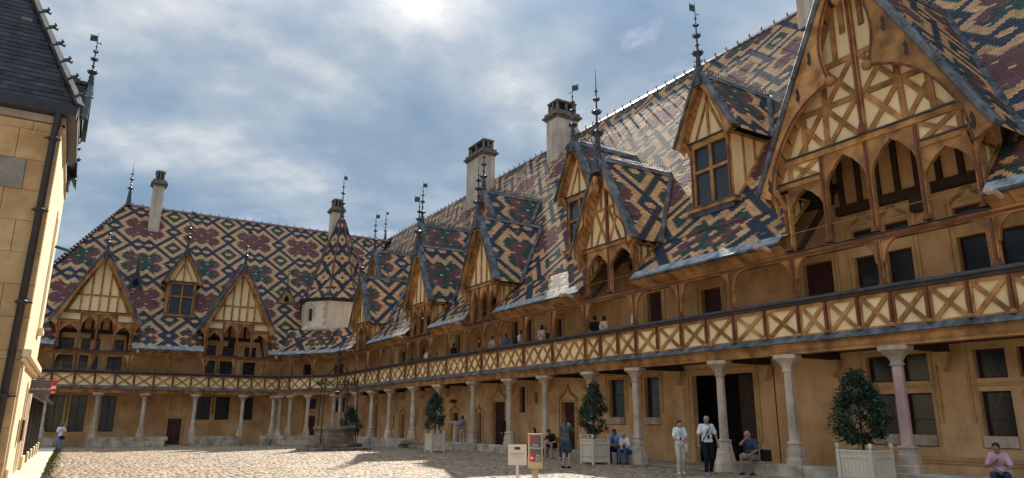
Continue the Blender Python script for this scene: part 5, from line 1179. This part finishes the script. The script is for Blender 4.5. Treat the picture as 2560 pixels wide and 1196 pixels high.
def shrub(x, y, z0, r, h, label, seed, top=.5, n=5200, stem=.25, leaf=.045, wide=.35):
    rd = np.random.default_rng(seed); t = empty('laurel_shrub', (x, y, z0), label, 'shrub', 'clipped evergreens standing in the planters')
    mb = MB(Fr((x, y, z0), (1, 0, 0), (0, 1, 0))).tube([(0, 0, -.03), (.01, .01, h*.3), (0, 0, h*.9)], [.035, .03, .008], 6)
    for i in range(16):
        a = rd.random()*6.28; zz = h*(.15+.6*rd.random()); q = r*.8*(1-zz/h)+.1
        mb.tube([(0, 0, zz), (math.cos(a)*q*.5, math.sin(a)*q*.5, zz+.1), (math.cos(a)*q, math.sin(a)*q, zz+.22)], [.014, .01, .004], 4)
    mb.build('trunk', BARK, t)
    nc = 95; cl = []
    while len(cl) < nc:
        u = rd.random()**.8; zz = stem+u*(h-stem); prof = np.interp(u, [0, .12, wide, .6, .8, 1], [.35, .85, 1, .70, .42, .10]); a = rd.random()*6.28; q = r*prof*(.45+.55*rd.random()**.5)*(1+.20*math.sin(3*a+seed)+.13*rd.normal())
        cl.append((q*math.cos(a), q*math.sin(a), zz))
    cl = np.array(cl); idx = rd.integers(0, nc, n); P = cl[idx]+rd.normal(0, r*.10, (n, 3))*np.array((1, 1, 1.15)); P = P[P[:, 2] > stem*.6]; n = len(P)
    U = rd.normal(0, 1, (n, 3)); U /= np.linalg.norm(U, axis=1)[:, None]; A = rd.normal(0, 1, (n, 3)); A -= (A*U).sum(1)[:, None]*U; A /= np.linalg.norm(A, axis=1)[:, None]
    L_ = leaf*rd.uniform(.7, 1.4, (n, 1)); w = L_*.36
    VV = np.stack([P-U*L_, P+A*w, P+U*L_, P-A*w], 1)+np.array((x, y, z0))
    o = fastmesh('crown', VV.reshape(-1, 3), np.arange(4*n).reshape(-1, 4), LEAF, t, origin=(x, y, z0)); return o
hz_ = planter(16.95, 21.7, .78, .92, 'pale green planter in the shade beside the seated couple at centre'); shrub(16.95, 21.7, hz_, .62, 2.02, 'dark conical laurel in the planter left of the seated couple', 3, n=6500)
hz_ = planter(15.7, 32.9, .74, .90, 'pale green planter left of the two standing visitors by the door'); shrub(15.7, 32.9, hz_, .64, 1.95, 'bushy conical laurel left of the two standing visitors', 8, n=5200)
hz_ = planter(16.77, 10.8, .92, .95, 'large slatted planter at lower right below the mullioned window'); shrub(16.75, 10.8, hz_, .74, 1.86, 'leafy oval laurel in front of the mullioned window at lower right', 5, n=8500, leaf=.05, wide=.3)
hz_ = planter(16.2, 47.2, .8, .85, 'small far planter half hidden behind the well'); shrub(16.2, 47.2, hz_, .78, 1.75, 'dark evergreen seen just above the rim of the well', 11, n=3600, leaf=.06, stem=.05)
# ---------------------------------------------------------------- PEOPLE
SKIN = mat('skin', (0.50, 0.29, 0.20), 0.55, 0.12, 6, 0.05, 60, 0.05); SKINT = mat('tanned_skin', (0.36, 0.18, 0.11), 0.55, 0.12, 6, 0.05, 60, 0.05)
HB = mat('black_hair', (0.012, 0.010, 0.010), 0.5, 0.3, 20, 0.3, 80, 0.3); HG = mat('grey_hair', (0.32, 0.31, 0.30), 0.7, 0.3, 20, 0.3, 80, 0.3); HBR = mat('brown_hair', (0.07, 0.04, 0.022), 0.6, 0.3, 20, 0.3, 80, 0.3)
EYE = mat('eye', (0.02, 0.015, 0.012), 0.3); LIP = mat('lip', (0.35, 0.13, 0.11), 0.6)
def remesh(mb, name, m, parent, vox, origin, it=3):
    me = bpy.data.meshes.new(name); me.from_pydata([tuple(Vector(v)-Vector(origin)) for v in mb.fr.m(mb.v)], [], mb.f); me.materials.append(m)
    o = bpy.data.objects.new(name, me); COL.objects.link(o)
    r = o.modifiers.new('r', 'REMESH'); r.mode = 'VOXEL'; r.voxel_size = vox; r.use_smooth_shade = True
    s_ = o.modifiers.new('s', 'SMOOTH'); s_.factor = .5; s_.iterations = it
    dg = bpy.context.evaluated_depsgraph_get(); me2 = bpy.data.meshes.new_from_object(o.evaluated_get(dg)); me2.name = name
    bpy.data.objects.remove(o); me2.materials.clear(); me2.materials.append(m)
    o = bpy.data.objects.new(name, me2); return link(o, parent, origin)
def cap(mb, pts, rad, n=10):
    """rounded tapered limb through points, closed, ball at every joint"""
    for p, r in zip(pts, rad): mb.lathe(tuple(p), [(r*math.sin(t)+1e-4, -r*math.cos(t)) for t in np.linspace(0.15, math.pi-.15, 7)], n)
    mb.tube(pts, list(rad), n)
def ell(mb, c, rx, ry, rz, n=12, tilt=None):
    k = len(mb.v); mb.lathe((0, 0, 0), [(math.sin(t)+1e-4, -math.cos(t)) for t in np.linspace(0.08, math.pi-.08, 10)], n)
    for i in range(k, len(mb.v)):
        v = Vector(mb.v[i]); v = Vector((v.x*rx, v.y*ry, v.z*rz))
        if tilt is not None: v = tilt @ v
        mb.v[i] = tuple(v+Vector(c))
def ik(a, b, l1, l2, pole):
    a, b, pole = Vector(a), Vector(b), Vector(pole); d = b-a; L_ = min(d.length, l1+l2-.005); u = d.normalized()
    x = (l1*l1-l2*l2+L_*L_)/(2*L_); h = math.sqrt(max(0, l1*l1-x*x)); p = (pole-u*pole.dot(u)).normalized()
    return a+u*x+p*h, a+u*L_
def person(x, y, z, face, label, H=1.68, pose='stand', seat=.36, lean=0.0, shirt=(.8, .8, .8), sleeve='short', legs='trousers', lc=(.1, .1, .1), hair='short', hm=None, shoe=(.05, .05, .05), lh=None, rh=None, head=(0, 0), vox=.011, skin=None, wide=1.0, group=None, step=.0, drape=None, fem=False, tilt=0.0):
    """x right, y forward, z up in the figure's own frame"""
    k = H/1.68; f = R(face); fy = np.array((math.sin(f), math.cos(f), 0)); fx = np.array((math.cos(f), -math.sin(f), 0))
    fr = Fr((x, y, z), fx, fy); skin = skin or SKIN; hm = hm or HB
    t = empty('person', (x, y, z), label, 'person', group)
    hip = Vector((0, 0, .90)) if pose != 'sit' else Vector((0, 0, seat+.10))
    hipz = hip.z; lw = wide
    H_ = [hip+Vector((s*.088*lw, 0, 0)) for s in (-1, 1)]
    if pose == 'sit':
        kn = [Vector((s*(.13+.03*(not fem)), .40, seat+.17)) for s in (-1, 1)]; an = [Vector((s*.12, .36+s*.07, .09)) for s in (-1, 1)]
    else:
        an = [Vector((s*.10, s*step, .09)) for s in (-1, 1)]
        kn = []
        for i in (0, 1): kk_, e_ = ik(H_[i], an[i], .43, .42, (0, 1, 0)); kn.append(kk_)
    la = lean
    def T(v):  # torso space -> body
        v = Vector(v); c, s_ = math.cos(la), math.sin(la); c2, s2_ = math.cos(tilt), math.sin(tilt)
        v = Vector((v.x*c2+v.z*s2_, v.y, -v.x*s2_+v.z*c2))
        return hip+Vector((v.x, v.y*c+v.z*s_, -v.y*s_+v.z*c))
    sh = [T((s*(.150 if not fem else .135)*lw, -.01, .49)) for s in (-1, 1)]
    ch = T((0, 0, .40)); wa = T((0, 0, .18)); nk = T((0, .0, .55)); hd = T((0, .02, .55))
    ha, hb = head  # nod, turn
    rot = Matrix.Rotation(-hb, 3, 'Z') @ Matrix.Rotation(-ha-la*.35, 3, 'X')
    hc = nk+rot @ Vector((0, .025, .125))
    hands = []
    arms = []
    for i, (s, tgt) in enumerate(((-1, lh), (1, rh))):
        tg = Vector(tgt) if tgt else Vector((s*.235*lw, .04, hipz-.02)) if pose != 'sit' else kn[i]+Vector((0, -.04, .09))
        el, hn = ik(sh[i], tg, .28, .25, (s*.15, -.9, -.2) if tgt is None else (s*.7, -.35, -.7)); arms.append((sh[i], el, hn))
    b = MB(fr)
    ell(b, hip+Vector((0, 0, .02)), .155*lw, .11*lw, .13); ell(b, wa, .128*lw, .09*lw, .16, tilt=Matrix.Rotation(-la, 3, 'X')); ell(b, ch, .155*lw, .105*lw, .17, tilt=Matrix.Rotation(-la, 3, 'X'))
    cap(b, [sh[0], T((0, 0, .49)), sh[1]], [.06, .085, .06]); cap(b, [T((0, 0, .48)), nk+(hc-nk)*.45], [.062, .052])
    ell(b, hc+rot @ Vector((0, 0, .035)), .074, .092, .098, 14, rot); ell(b, hc+rot @ Vector((0, .022, -.035)), .055, .066, .062, 12, rot)
    ell(b, hc+rot @ Vector((0, .098, -.002)), .012, .018, .022, 8, rot)
    for s in (-1, 1): ell(b, hc+rot @ Vector((s*.076, -.008, .0)), .012, .02, .03, 8, rot)
    for i in (0, 1):
        cap(b, [H_[i], H_[i]+(kn[i]-H_[i])*.5, kn[i]], [.088*lw, .072*lw, .052]); cap(b, [kn[i], kn[i]+(an[i]-kn[i])*.35+Vector((0, -.012, 0)), an[i]], [.050, .052, .034])
        cap(b, [an[i]+Vector((0, -.03, -.05)), an[i]+Vector((0, .12, -.062))], [.036, .03])
        s0, el, hn = arms[i]; cap(b, [s0, s0+(el-s0)*.5, el], [.052, .044, .036]); cap(b, [el, el+(hn-el)*.4, hn], [.036, .036, .025])
        dr = (hn-el).normalized(); sd = Vector(((-1, 1)[i], 0, 0)); up = dr.cross(sd).normalized() if abs(dr.dot(sd)) < .95 else Vector((0, 0, 1)); sd = up.cross(dr).normalized()
        ell(b, hn+dr*.045, .036, .022, .048, 8, Matrix((sd, up, dr)).transposed())
        for q, (o_, l_) in enumerate(((-.027, .062), (-.009, .075), (.009, .072), (.027, .055))):
            p0 = hn+dr*.075+sd*o_; p1 = p0+dr*l_*.5-up*.006; p2 = p1+dr*l_*.35-up*.025; b.tube([p0, p1, p2], [.0105, .0095, .007], 6)
        th = sd*(-1 if i else 1); b.tube([hn+dr*.02+th*.03, hn+dr*.05+th*.058, hn+dr*.085+th*.062], [.013, .011, .008], 6)
    b.v = [tuple(Vector(v)*k) for v in b.v]
    org = (x, y, z)
    body = remesh(b, 'body', skin, t, vox, org, 2)
    def piece(fn, name, m, v=None, it=2):
        q = MB(fr); fn(q); q.v = [tuple(Vector(v_)*k) for v_ in q.v]; return remesh(q, name, m, t, v or vox*1.1, org, it)
    def sf(q):
        e = .014
        ell(q, hip+Vector((0, 0, .06)), (.155*lw+e), .113*lw+e, .11); ell(q, wa, .138*lw+e, .098*lw+e, .17, tilt=Matrix.Rotation(-la, 3, 'X')); ell(q, ch, .158*lw+e, .11*lw+e, .172, tilt=Matrix.Rotation(-la, 3, 'X'))
        cap(q, [sh[0], T((0, 0, .485)), sh[1]], [.064+e, .08+e, .064+e])
        for s0, el, hn in arms:
            if sleeve == 'short': cap(q, [s0, s0+(el-s0)*.72], [.060+e, .056+e])
            elif sleeve == 'long': cap(q, [s0, el, el+(hn-el)*.9], [.058+e, .046+e, .034+e])
        if drape: cap(q, [hip+Vector((0, 0, .05)), hip+Vector((0, 0, -drape))], [.16*lw, .20*lw])
    piece(sf, 'shirt' if not drape else 'dress', cloth(shirt))
    def lf(q):
        e = .013; ell(q, hip+Vector((0, 0, 0)), .160*lw+e, .118*lw+e, .115)
        for i in (0, 1):
            if legs == 'shorts': cap(q, [H_[i], H_[i]+(kn[i]-H_[i])*.72], [.094*lw+e, .080*lw+e])
            else: cap(q, [H_[i], kn[i]], [.092*lw+e, .058+e]); cap(q, [kn[i], kn[i]+(an[i]-kn[i])*.92], [.058+e, .047+e])
    if legs != 'none': piece(lf, 'trousers' if legs == 'trousers' else 'shorts', cloth(lc))
    for i in (0, 1):
        piece(lambda q: (cap(q, [an[i]+Vector((0, -.04, -.045)), an[i]+Vector((0, .05, -.045)), an[i]+Vector((0, .14, -.058))], [.046, .046, .034]), q.box(an[i].x-.036, an[i].x+.036, an[i].y-.07, an[i].y+.16, an[i].z-.09, an[i].z-.07)), 'shoe', cloth(shoe), .012, 1)
    def hf(q):
        ell(q, hc+rot @ Vector((0, -.014, .052)), .083, .095, .092, 12, rot)
        ell(q, hc+rot @ Vector((0, -.040, .010)), .078, .068, .085, 12, rot)
        if hair == 'bob':
            for s in (-1, 1): ell(q, hc+rot @ Vector((s*.062, -.02, -.02)), .030, .062, .085, 10, rot)
            ell(q, hc+rot @ Vector((0, -.06, -.03)), .07, .04, .08, 10, rot)
        if hair == 'long': cap(q, [hc+rot @ Vector((0, -.06, 0)), hc+rot @ Vector((0, -.09, -.14)), hc+rot @ Vector((0, -.09, -.30))], [.07, .055, .03])
        if hair == 'tail': cap(q, [hc+rot @ Vector((0, -.10, .06)), hc+rot @ Vector((0, -.15, -.03)), hc+rot @ Vector((0, -.13, -.2))], [.035, .032, .015])
    ho = MB(fr); hf(ho)
    # keep the face free: cut away by only building hair behind the hairline
    ho.v = [tuple(hc+rot @ (lambda w: Vector((w.x, min(w.y, .055+.35*max(0, w.z-.05)) if w.z < .105 else w.y, w.z)))(rot.transposed() @ (Vector(v)-hc))) for v in ho.v]
    ho.v = [tuple(Vector(v_)*k) for v_ in ho.v]; remesh(ho, 'hair', hm, t, vox, org, 1)
    if vox < .012:
        for s in (-1, 1): q = MB(fr); ell(q, (hc+rot @ Vector((s*.030, .081, .018)))*k, .009*k, .006*k, .006*k, 8, rot); q.build('eye', EYE, t)
        q = MB(fr); ell(q, (hc+rot @ Vector((0, .083, -.042)))*k, .020*k, .008*k, .006*k, 8, rot); q.build('mouth', LIP, t)
    g = lambda v: tuple(fr.p(*(Vector(v)*k)))
    return dict(t=t, hands=[g(a[2]) for a in arms], sh=[g(s) for s in sh], hip=g(hip), chest=g(T((0, .13, .3))), el=[g(a[1]) for a in arms], g=g, hc=g(hc), fr=fr, T=T, k=k, hipv=hip)
def bag(P, w, h, d, m, label, ang=0, cat='bag', name='shoulder_bag', strap=None):
    c, s_ = math.cos(ang), math.sin(ang); o = MB().obox((0, 0, 0), (c, s_, 0), (-s_, c, 0), (0, 0, 1), w/2, d/2, h/2).build(name, m, None, origin=(0, 0, -h/2), bevel=.02)
    o.location = Vector(P)-Vector((0, 0, h/2)); WP[o.name] = o.location.copy(); tag(o, label, cat)
    if strap:
        q = MB().tube(strap, .011, 5).build('strap', m, o)
    return o
def strap_over(pr, side=1, m=None, front=True):
    """crossbody strap round the torso"""
    T, k, g = pr['T'], pr['k'], pr['g']
    pts = [T((-side*.11, .03, .555)), T((-side*.05, .135, .44)), T((side*.05, .145, .28)), T((side*.15, .10, .10)), T((side*.19, 0, .03)), T((side*.13, -.11, .14)), T((0, -.135, .34)), T((-side*.09, -.085, .50)), T((-side*.11, .03, .555))]
    return MB().tube([g(p) for p in pts], .013, 5).build('bag_strap', m or cloth((.02, .02, .02)), pr['t'])
def lanyard(pr, m):
    T, g = pr['T'], pr['g']
    MB().tube([g(T((-.07, .04, .55))), g(T((-.03, .14, .42))), g(T((0, .16, .25))), g(T((.03, .14, .42))), g(T((.07, .04, .55)))], .006, 4).build('lanyard', m, pr['t'])
    MB(pr['fr']).box(*[v*pr['k'] for v in (-.03, .03)], *[(pr['T']((0, .15, .2)).y+o)*pr['k'] for o in (0, .03)], *[(pr['T']((0, .15, .2)).z+o)*pr['k'] for o in (-.06, .05)]).build('audio_guide', cloth((.02, .02, .02)), pr['t'])
def phone(P, face, label, tilt=.2):
    f = R(face); o = MB(Fr(P, (math.cos(f), -math.sin(f), 0), (math.sin(f), math.cos(f), 0))).box(-.04, .04, -.006, .006, -.07, .09).build('phone', cloth((.015, .015, .02)), None, origin=P); tag(o, label, 'phone'); return o
W_ = (.82, .82, .80)
p = person(16.3, 16.6, 0, 215, 'dark-haired woman in white t-shirt and beige trousers looking at her hands', H=1.60, step=.13, shirt=W_, lc=(.60, .53, .43), shoe=(.7, .68, .62), lh=(-.05, .24, 1.06), rh=(.06, .25, 1.06), head=(.45, -.1), vox=.0095, fem=True, wide=.98, hair='short')
lanyard(p, cloth((.03, .04, .15))); bag(p['g']((-.20, .14, .82)), .26, .24, .09, cloth((.62, .56, .46)), 'beige shoulder bag on the hip of the woman in white', R(30), strap=[p['g']((-.20, .12, .93)), p['g']((-.19, .08, 1.2)), p['g']((-.12, .02, 1.46))])
p = person(16.85, 16.0, 0, 208, 'elderly white-haired man in white polo and black trousers walking past the column', H=1.72, step=.10, shirt=W_, lc=(.010, .010, .014), shoe=(.25, .25, .27), lh=(-.30, .06, .90), rh=(.31, .14, .88), head=(.35, 0), hm=HG, vox=.0095, wide=1.14, skin=SKINT)
strap_over(p, 1); lanyard(p, cloth((.05, .07, .2)))
p = person(18.12, 15.35, 0, 262, 'grey-haired man in blue polo and shorts sitting on the plinth with hand to face', H=1.72, pose='sit', seat=.38, lean=.22, shirt=(.045, .065, .12), legs='shorts', lc=(.30, .30, .30), shoe=(.04, .04, .05), hm=HG, skin=SKINT, head=(.25, .5), rh=(.05, .24, 1.05), lh=(-.20, .42, .62), vox=.0095, wide=1.1)
bag((18.25, 14.98, .58), .36, .34, .16, cloth((.012, .012, .013)), 'black shoulder bag behind the seated man in blue polo', R(80), strap=[(18.22, 15.05, .74), (18.22, 15.15, .95), (18.12, 15.25, 1.0)])
p = person(18.05, 21.72, 0, 238, 'man in light blue polo sitting on the plinth beside the woman in white', H=1.74, pose='sit', seat=.38, lean=.30, shirt=(.22, .36, .58), lc=(.02, .028, .05), hm=HBR, skin=SKINT, head=(.55, .15), lh=(-.02, .46, .66), rh=(.10, .46, .66), vox=.010, wide=1.1)
MB().tube([p['g'](p['T']((.10, .10, .50))), p['g'](p['T']((.12, .13, .3))), p['g'](p['T']((.13, .1, .1)))], .022, 6).build('backpack_strap', cloth((.015, .015, .02)), p['t']); MB().tube([p['g'](p['T']((-.10, .10, .50))), p['g'](p['T']((-.12, .13, .3))), p['g'](p['T']((-.13, .1, .1)))], .022, 6).build('backpack_strap', cloth((.015, .015, .02)), p['t'])
p = person(18.02, 21.08, 0, 255, 'short grey-haired woman in white top and blue jeans leaning over seated beside the planter', H=1.60, pose='sit', seat=.38, lean=.42, shirt=(.80, .78, .78), lc=(.06, .12, .24), hm=HG, head=(.5, -.2), lh=(-.08, .42, .62), rh=(-.02, .40, .60), vox=.010, fem=True, hair='short')
phone(tuple(Vector(p['hands'][0])+Vector((0, -.05, .03))), 240, 'dark phone held between the seated couple')
p = person(14.6, 20.3, 0, 60, 'woman in grey-green t-shirt and denim shorts standing with her back turned taking a picture', H=1.66, shirt=(.085, .115, .115), legs='shorts', lc=(.06, .085, .13), shoe=(.012, .012, .012), hair='tail', hm=HBR, rh=(.05, .30, 1.42), lh=(-.08, .30, 1.42), head=(-.05, -.5), vox=.0095, fem=True)
bag(p['g']((-.20, -.02, .93)), .26, .22, .08, cloth((.17, .06, .03)), 'brown leather bag of the woman taking a picture', R(-30), strap=[p['g']((-.2, .0, 1.03)), p['g']((-.08, -.12, 1.3)), p['g']((.12, -.04, 1.46))])
q = MB(p['fr']).box(-.07, .05, .36, .40, 1.42, 1.56).build('camera_body', cloth((.012, .012, .014)), None); tag(q, 'black camera held up by the woman in grey-green', 'camera'); MB(p['fr']).tube([(-.01, .41, 1.49), (-.01, .46, 1.49)], .03, 8).build('lens', cloth((.02, .02, .02)), q)
p = person(18.0, 25.9, 0, 250, 'young man in black t-shirt and shorts sitting with his head in his hand', H=1.72, pose='sit', seat=.38, lean=.48, shirt=(.012, .012, .014), legs='shorts', lc=(.02, .02, .025), shoe=(.35, .35, .38), head=(.6, 0), rh=(.08, .40, .92), lh=(-.15, .42, .62), vox=.011)
p = person(18.05, 27.3, 0, 262, 'dark curly-haired woman seated just above the grey and red sign box', H=1.62, pose='sit', seat=.38, lean=.15, shirt=(.10, .03, .03), sleeve='none', hair='bob', lc=(.03, .03, .04), head=(.2, .3), vox=.012, fem=True)
p = person(18.0, 24.8, 0, 248, 'seated person in dark t-shirt and jeans half hidden by the centre planter', H=1.68, pose='sit', seat=.38, lean=.4, shirt=(.03, .02, .025), lc=(.04, .06, .12), shoe=(.4, .4, .42), head=(.5, 0), lh=(-.05, .42, .75), rh=(.05, .42, .75), vox=.012)
p = person(19.2, 37.5, .05, 25, 'woman in pale floral dress with hand raised in front of the small ogee door', H=1.62, shirt=(.50, .40, .36), sleeve='short', legs='none', drape=.62, hair='short', lh=(-.30, .20, 1.60), head=(-.1, 0), vox=.012, fem=True)
p = person(19.15, 36.6, .05, 40, 'man in dark waistcoat and pale trousers standing beside the woman in floral dress', H=1.70, shirt=(.22, .24, .27), lc=(.50, .42, .34), hm=HBR, vox=.012)
strap_over(p, -1)
p = person(20.0, 33.2, .05, 200, 'dark figure standing in the shade behind the gallery column', H=1.70, shirt=(.02, .02, .02), sleeve='long', lc=(.02, .02, .02), vox=.014)
p = person(-.24, 52.5, gz(52.5), 190, 'visitor in white top and light jeans by the far wing at left', H=1.62, shirt=(.75, .75, .78), lc=(.14, .24, .38), hair='bob', lh=(-.22, .12, 1.0), skin=SKINT, vox=.012, fem=True)
bag((-.10, 52.35, .38), .25, .18, .1, cloth((.01, .01, .012)), 'small black bag of the visitor by the far wing', R(10)); strap_over(p, 1)
p = person(17.55, 8.15, 0, 250, 'girl in pink t-shirt and dark cap sitting at the lower right with a leaflet', H=1.58, pose='sit', seat=.38, lean=.28, shirt=(.62, .36, .44), lc=(.03, .05, .10), head=(.35, .1), lh=(-.10, .40, .66), rh=(.08, .34, .82), vox=.0095, fem=True, skin=SKINT)
q = MB(Fr(p['hands'][0], (.9, -.3, 0), (.2, .6, .3))).box(-.15, .15, -.10, .10, .0, .004).build('leaflet', cloth((.35, .40, .45)), None); tag(q, 'open printed leaflet in the lap of the girl at lower right', 'leaflet')
# visitors up in the gallery
GZ = 4.22
for (x, y, face, lab, kw) in (
    (18.85, 41.1, 60, 'visitor in white t-shirt bending over in the gallery', dict(shirt=(.75, .75, .78), lean=.35, head=(.7, 0))),
    (18.85, 39.6, 270, 'dark-haired child just showing above the gallery rail', dict(H=1.28, shirt=(.05, .05, .06))),
    (19.0, 43.8, 270, 'farthest visitor whose dark head shows above the gallery rail', dict(H=1.45, shirt=(.04, .04, .05))),
    (18.9, 37.4, 30, 'visitor in pink top with black rucksack in the gallery', dict(shirt=(.42, .12, .14), pack=1)),
    (18.9, 34.2, 320, 'long-haired visitor in black in the gallery', dict(shirt=(.02, .02, .025), hair='long', fem=True)),
    (18.85, 32.75, 80, 'man in beige shirt with diagonal bag strap in the gallery', dict(shirt=(.48, .42, .33), hm=HBR, st=1, wide=1.1)),
    (18.95, 31.5, 70, 'visitor in faded denim jacket in the gallery', dict(shirt=(.10, .15, .24), sleeve='long', hm=HBR, wide=1.1)),
    (19.15, 30.75, 90, 'visitor in dark jacket beside the one in denim', dict(shirt=(.02, .02, .03), sleeve='long')),
    (18.85, 29.9, 340, 'dark-haired visitor in white t-shirt with dark strap in the gallery', dict(shirt=(.78, .78, .80), st=1)),
    (18.8, 27.95, 65, 'dark-haired woman in beige top with black bag strap at the gallery rail', dict(H=1.74, shirt=(.58, .48, .36), sleeve='none', hair='bob', st=1, fem=True)),
    (19.2, 28.2, 200, 'person facing the camera behind the woman in beige', dict(H=1.66, shirt=(.25, .12, .10), hm=HBR)),
    (18.95, 24.05, 60, 'broad man in black t-shirt in the gallery', dict(H=1.72, shirt=(.012, .012, .014), wide=1.15)),
    (18.85, 23.3, 75, 'visitor with black bob in cream top in the gallery', dict(H=1.64, shirt=(.60, .50, .38), hair='bob', st=1, fem=True)),
    (18.95, 21.45, 150, 'grey-haired man in white shirt leaning by the gallery post', dict(H=1.76, shirt=(.62, .66, .72), sleeve='long', hm=HG, skin=SKINT, lc=(.22, .03, .12), wide=1.05))):
    st_ = kw.pop('st', 0); pk = kw.pop('pack', 0)
    p = person(x, y, GZ, face, lab, vox=.018, group=None, **{'lc': (.05, .05, .07), **kw})
    if st_: strap_over(p, 1)
    if pk:
        q = p['g'](p['T']((0, -.19, .32))); f = R(face); MB().obox(q, (math.cos(f), -math.sin(f), 0), (math.sin(f), math.cos(f), 0), (0, 0, 1), .15, .08, .22).build('rucksack', cloth((.015, .015, .02)), p['t'], bevel=.04)
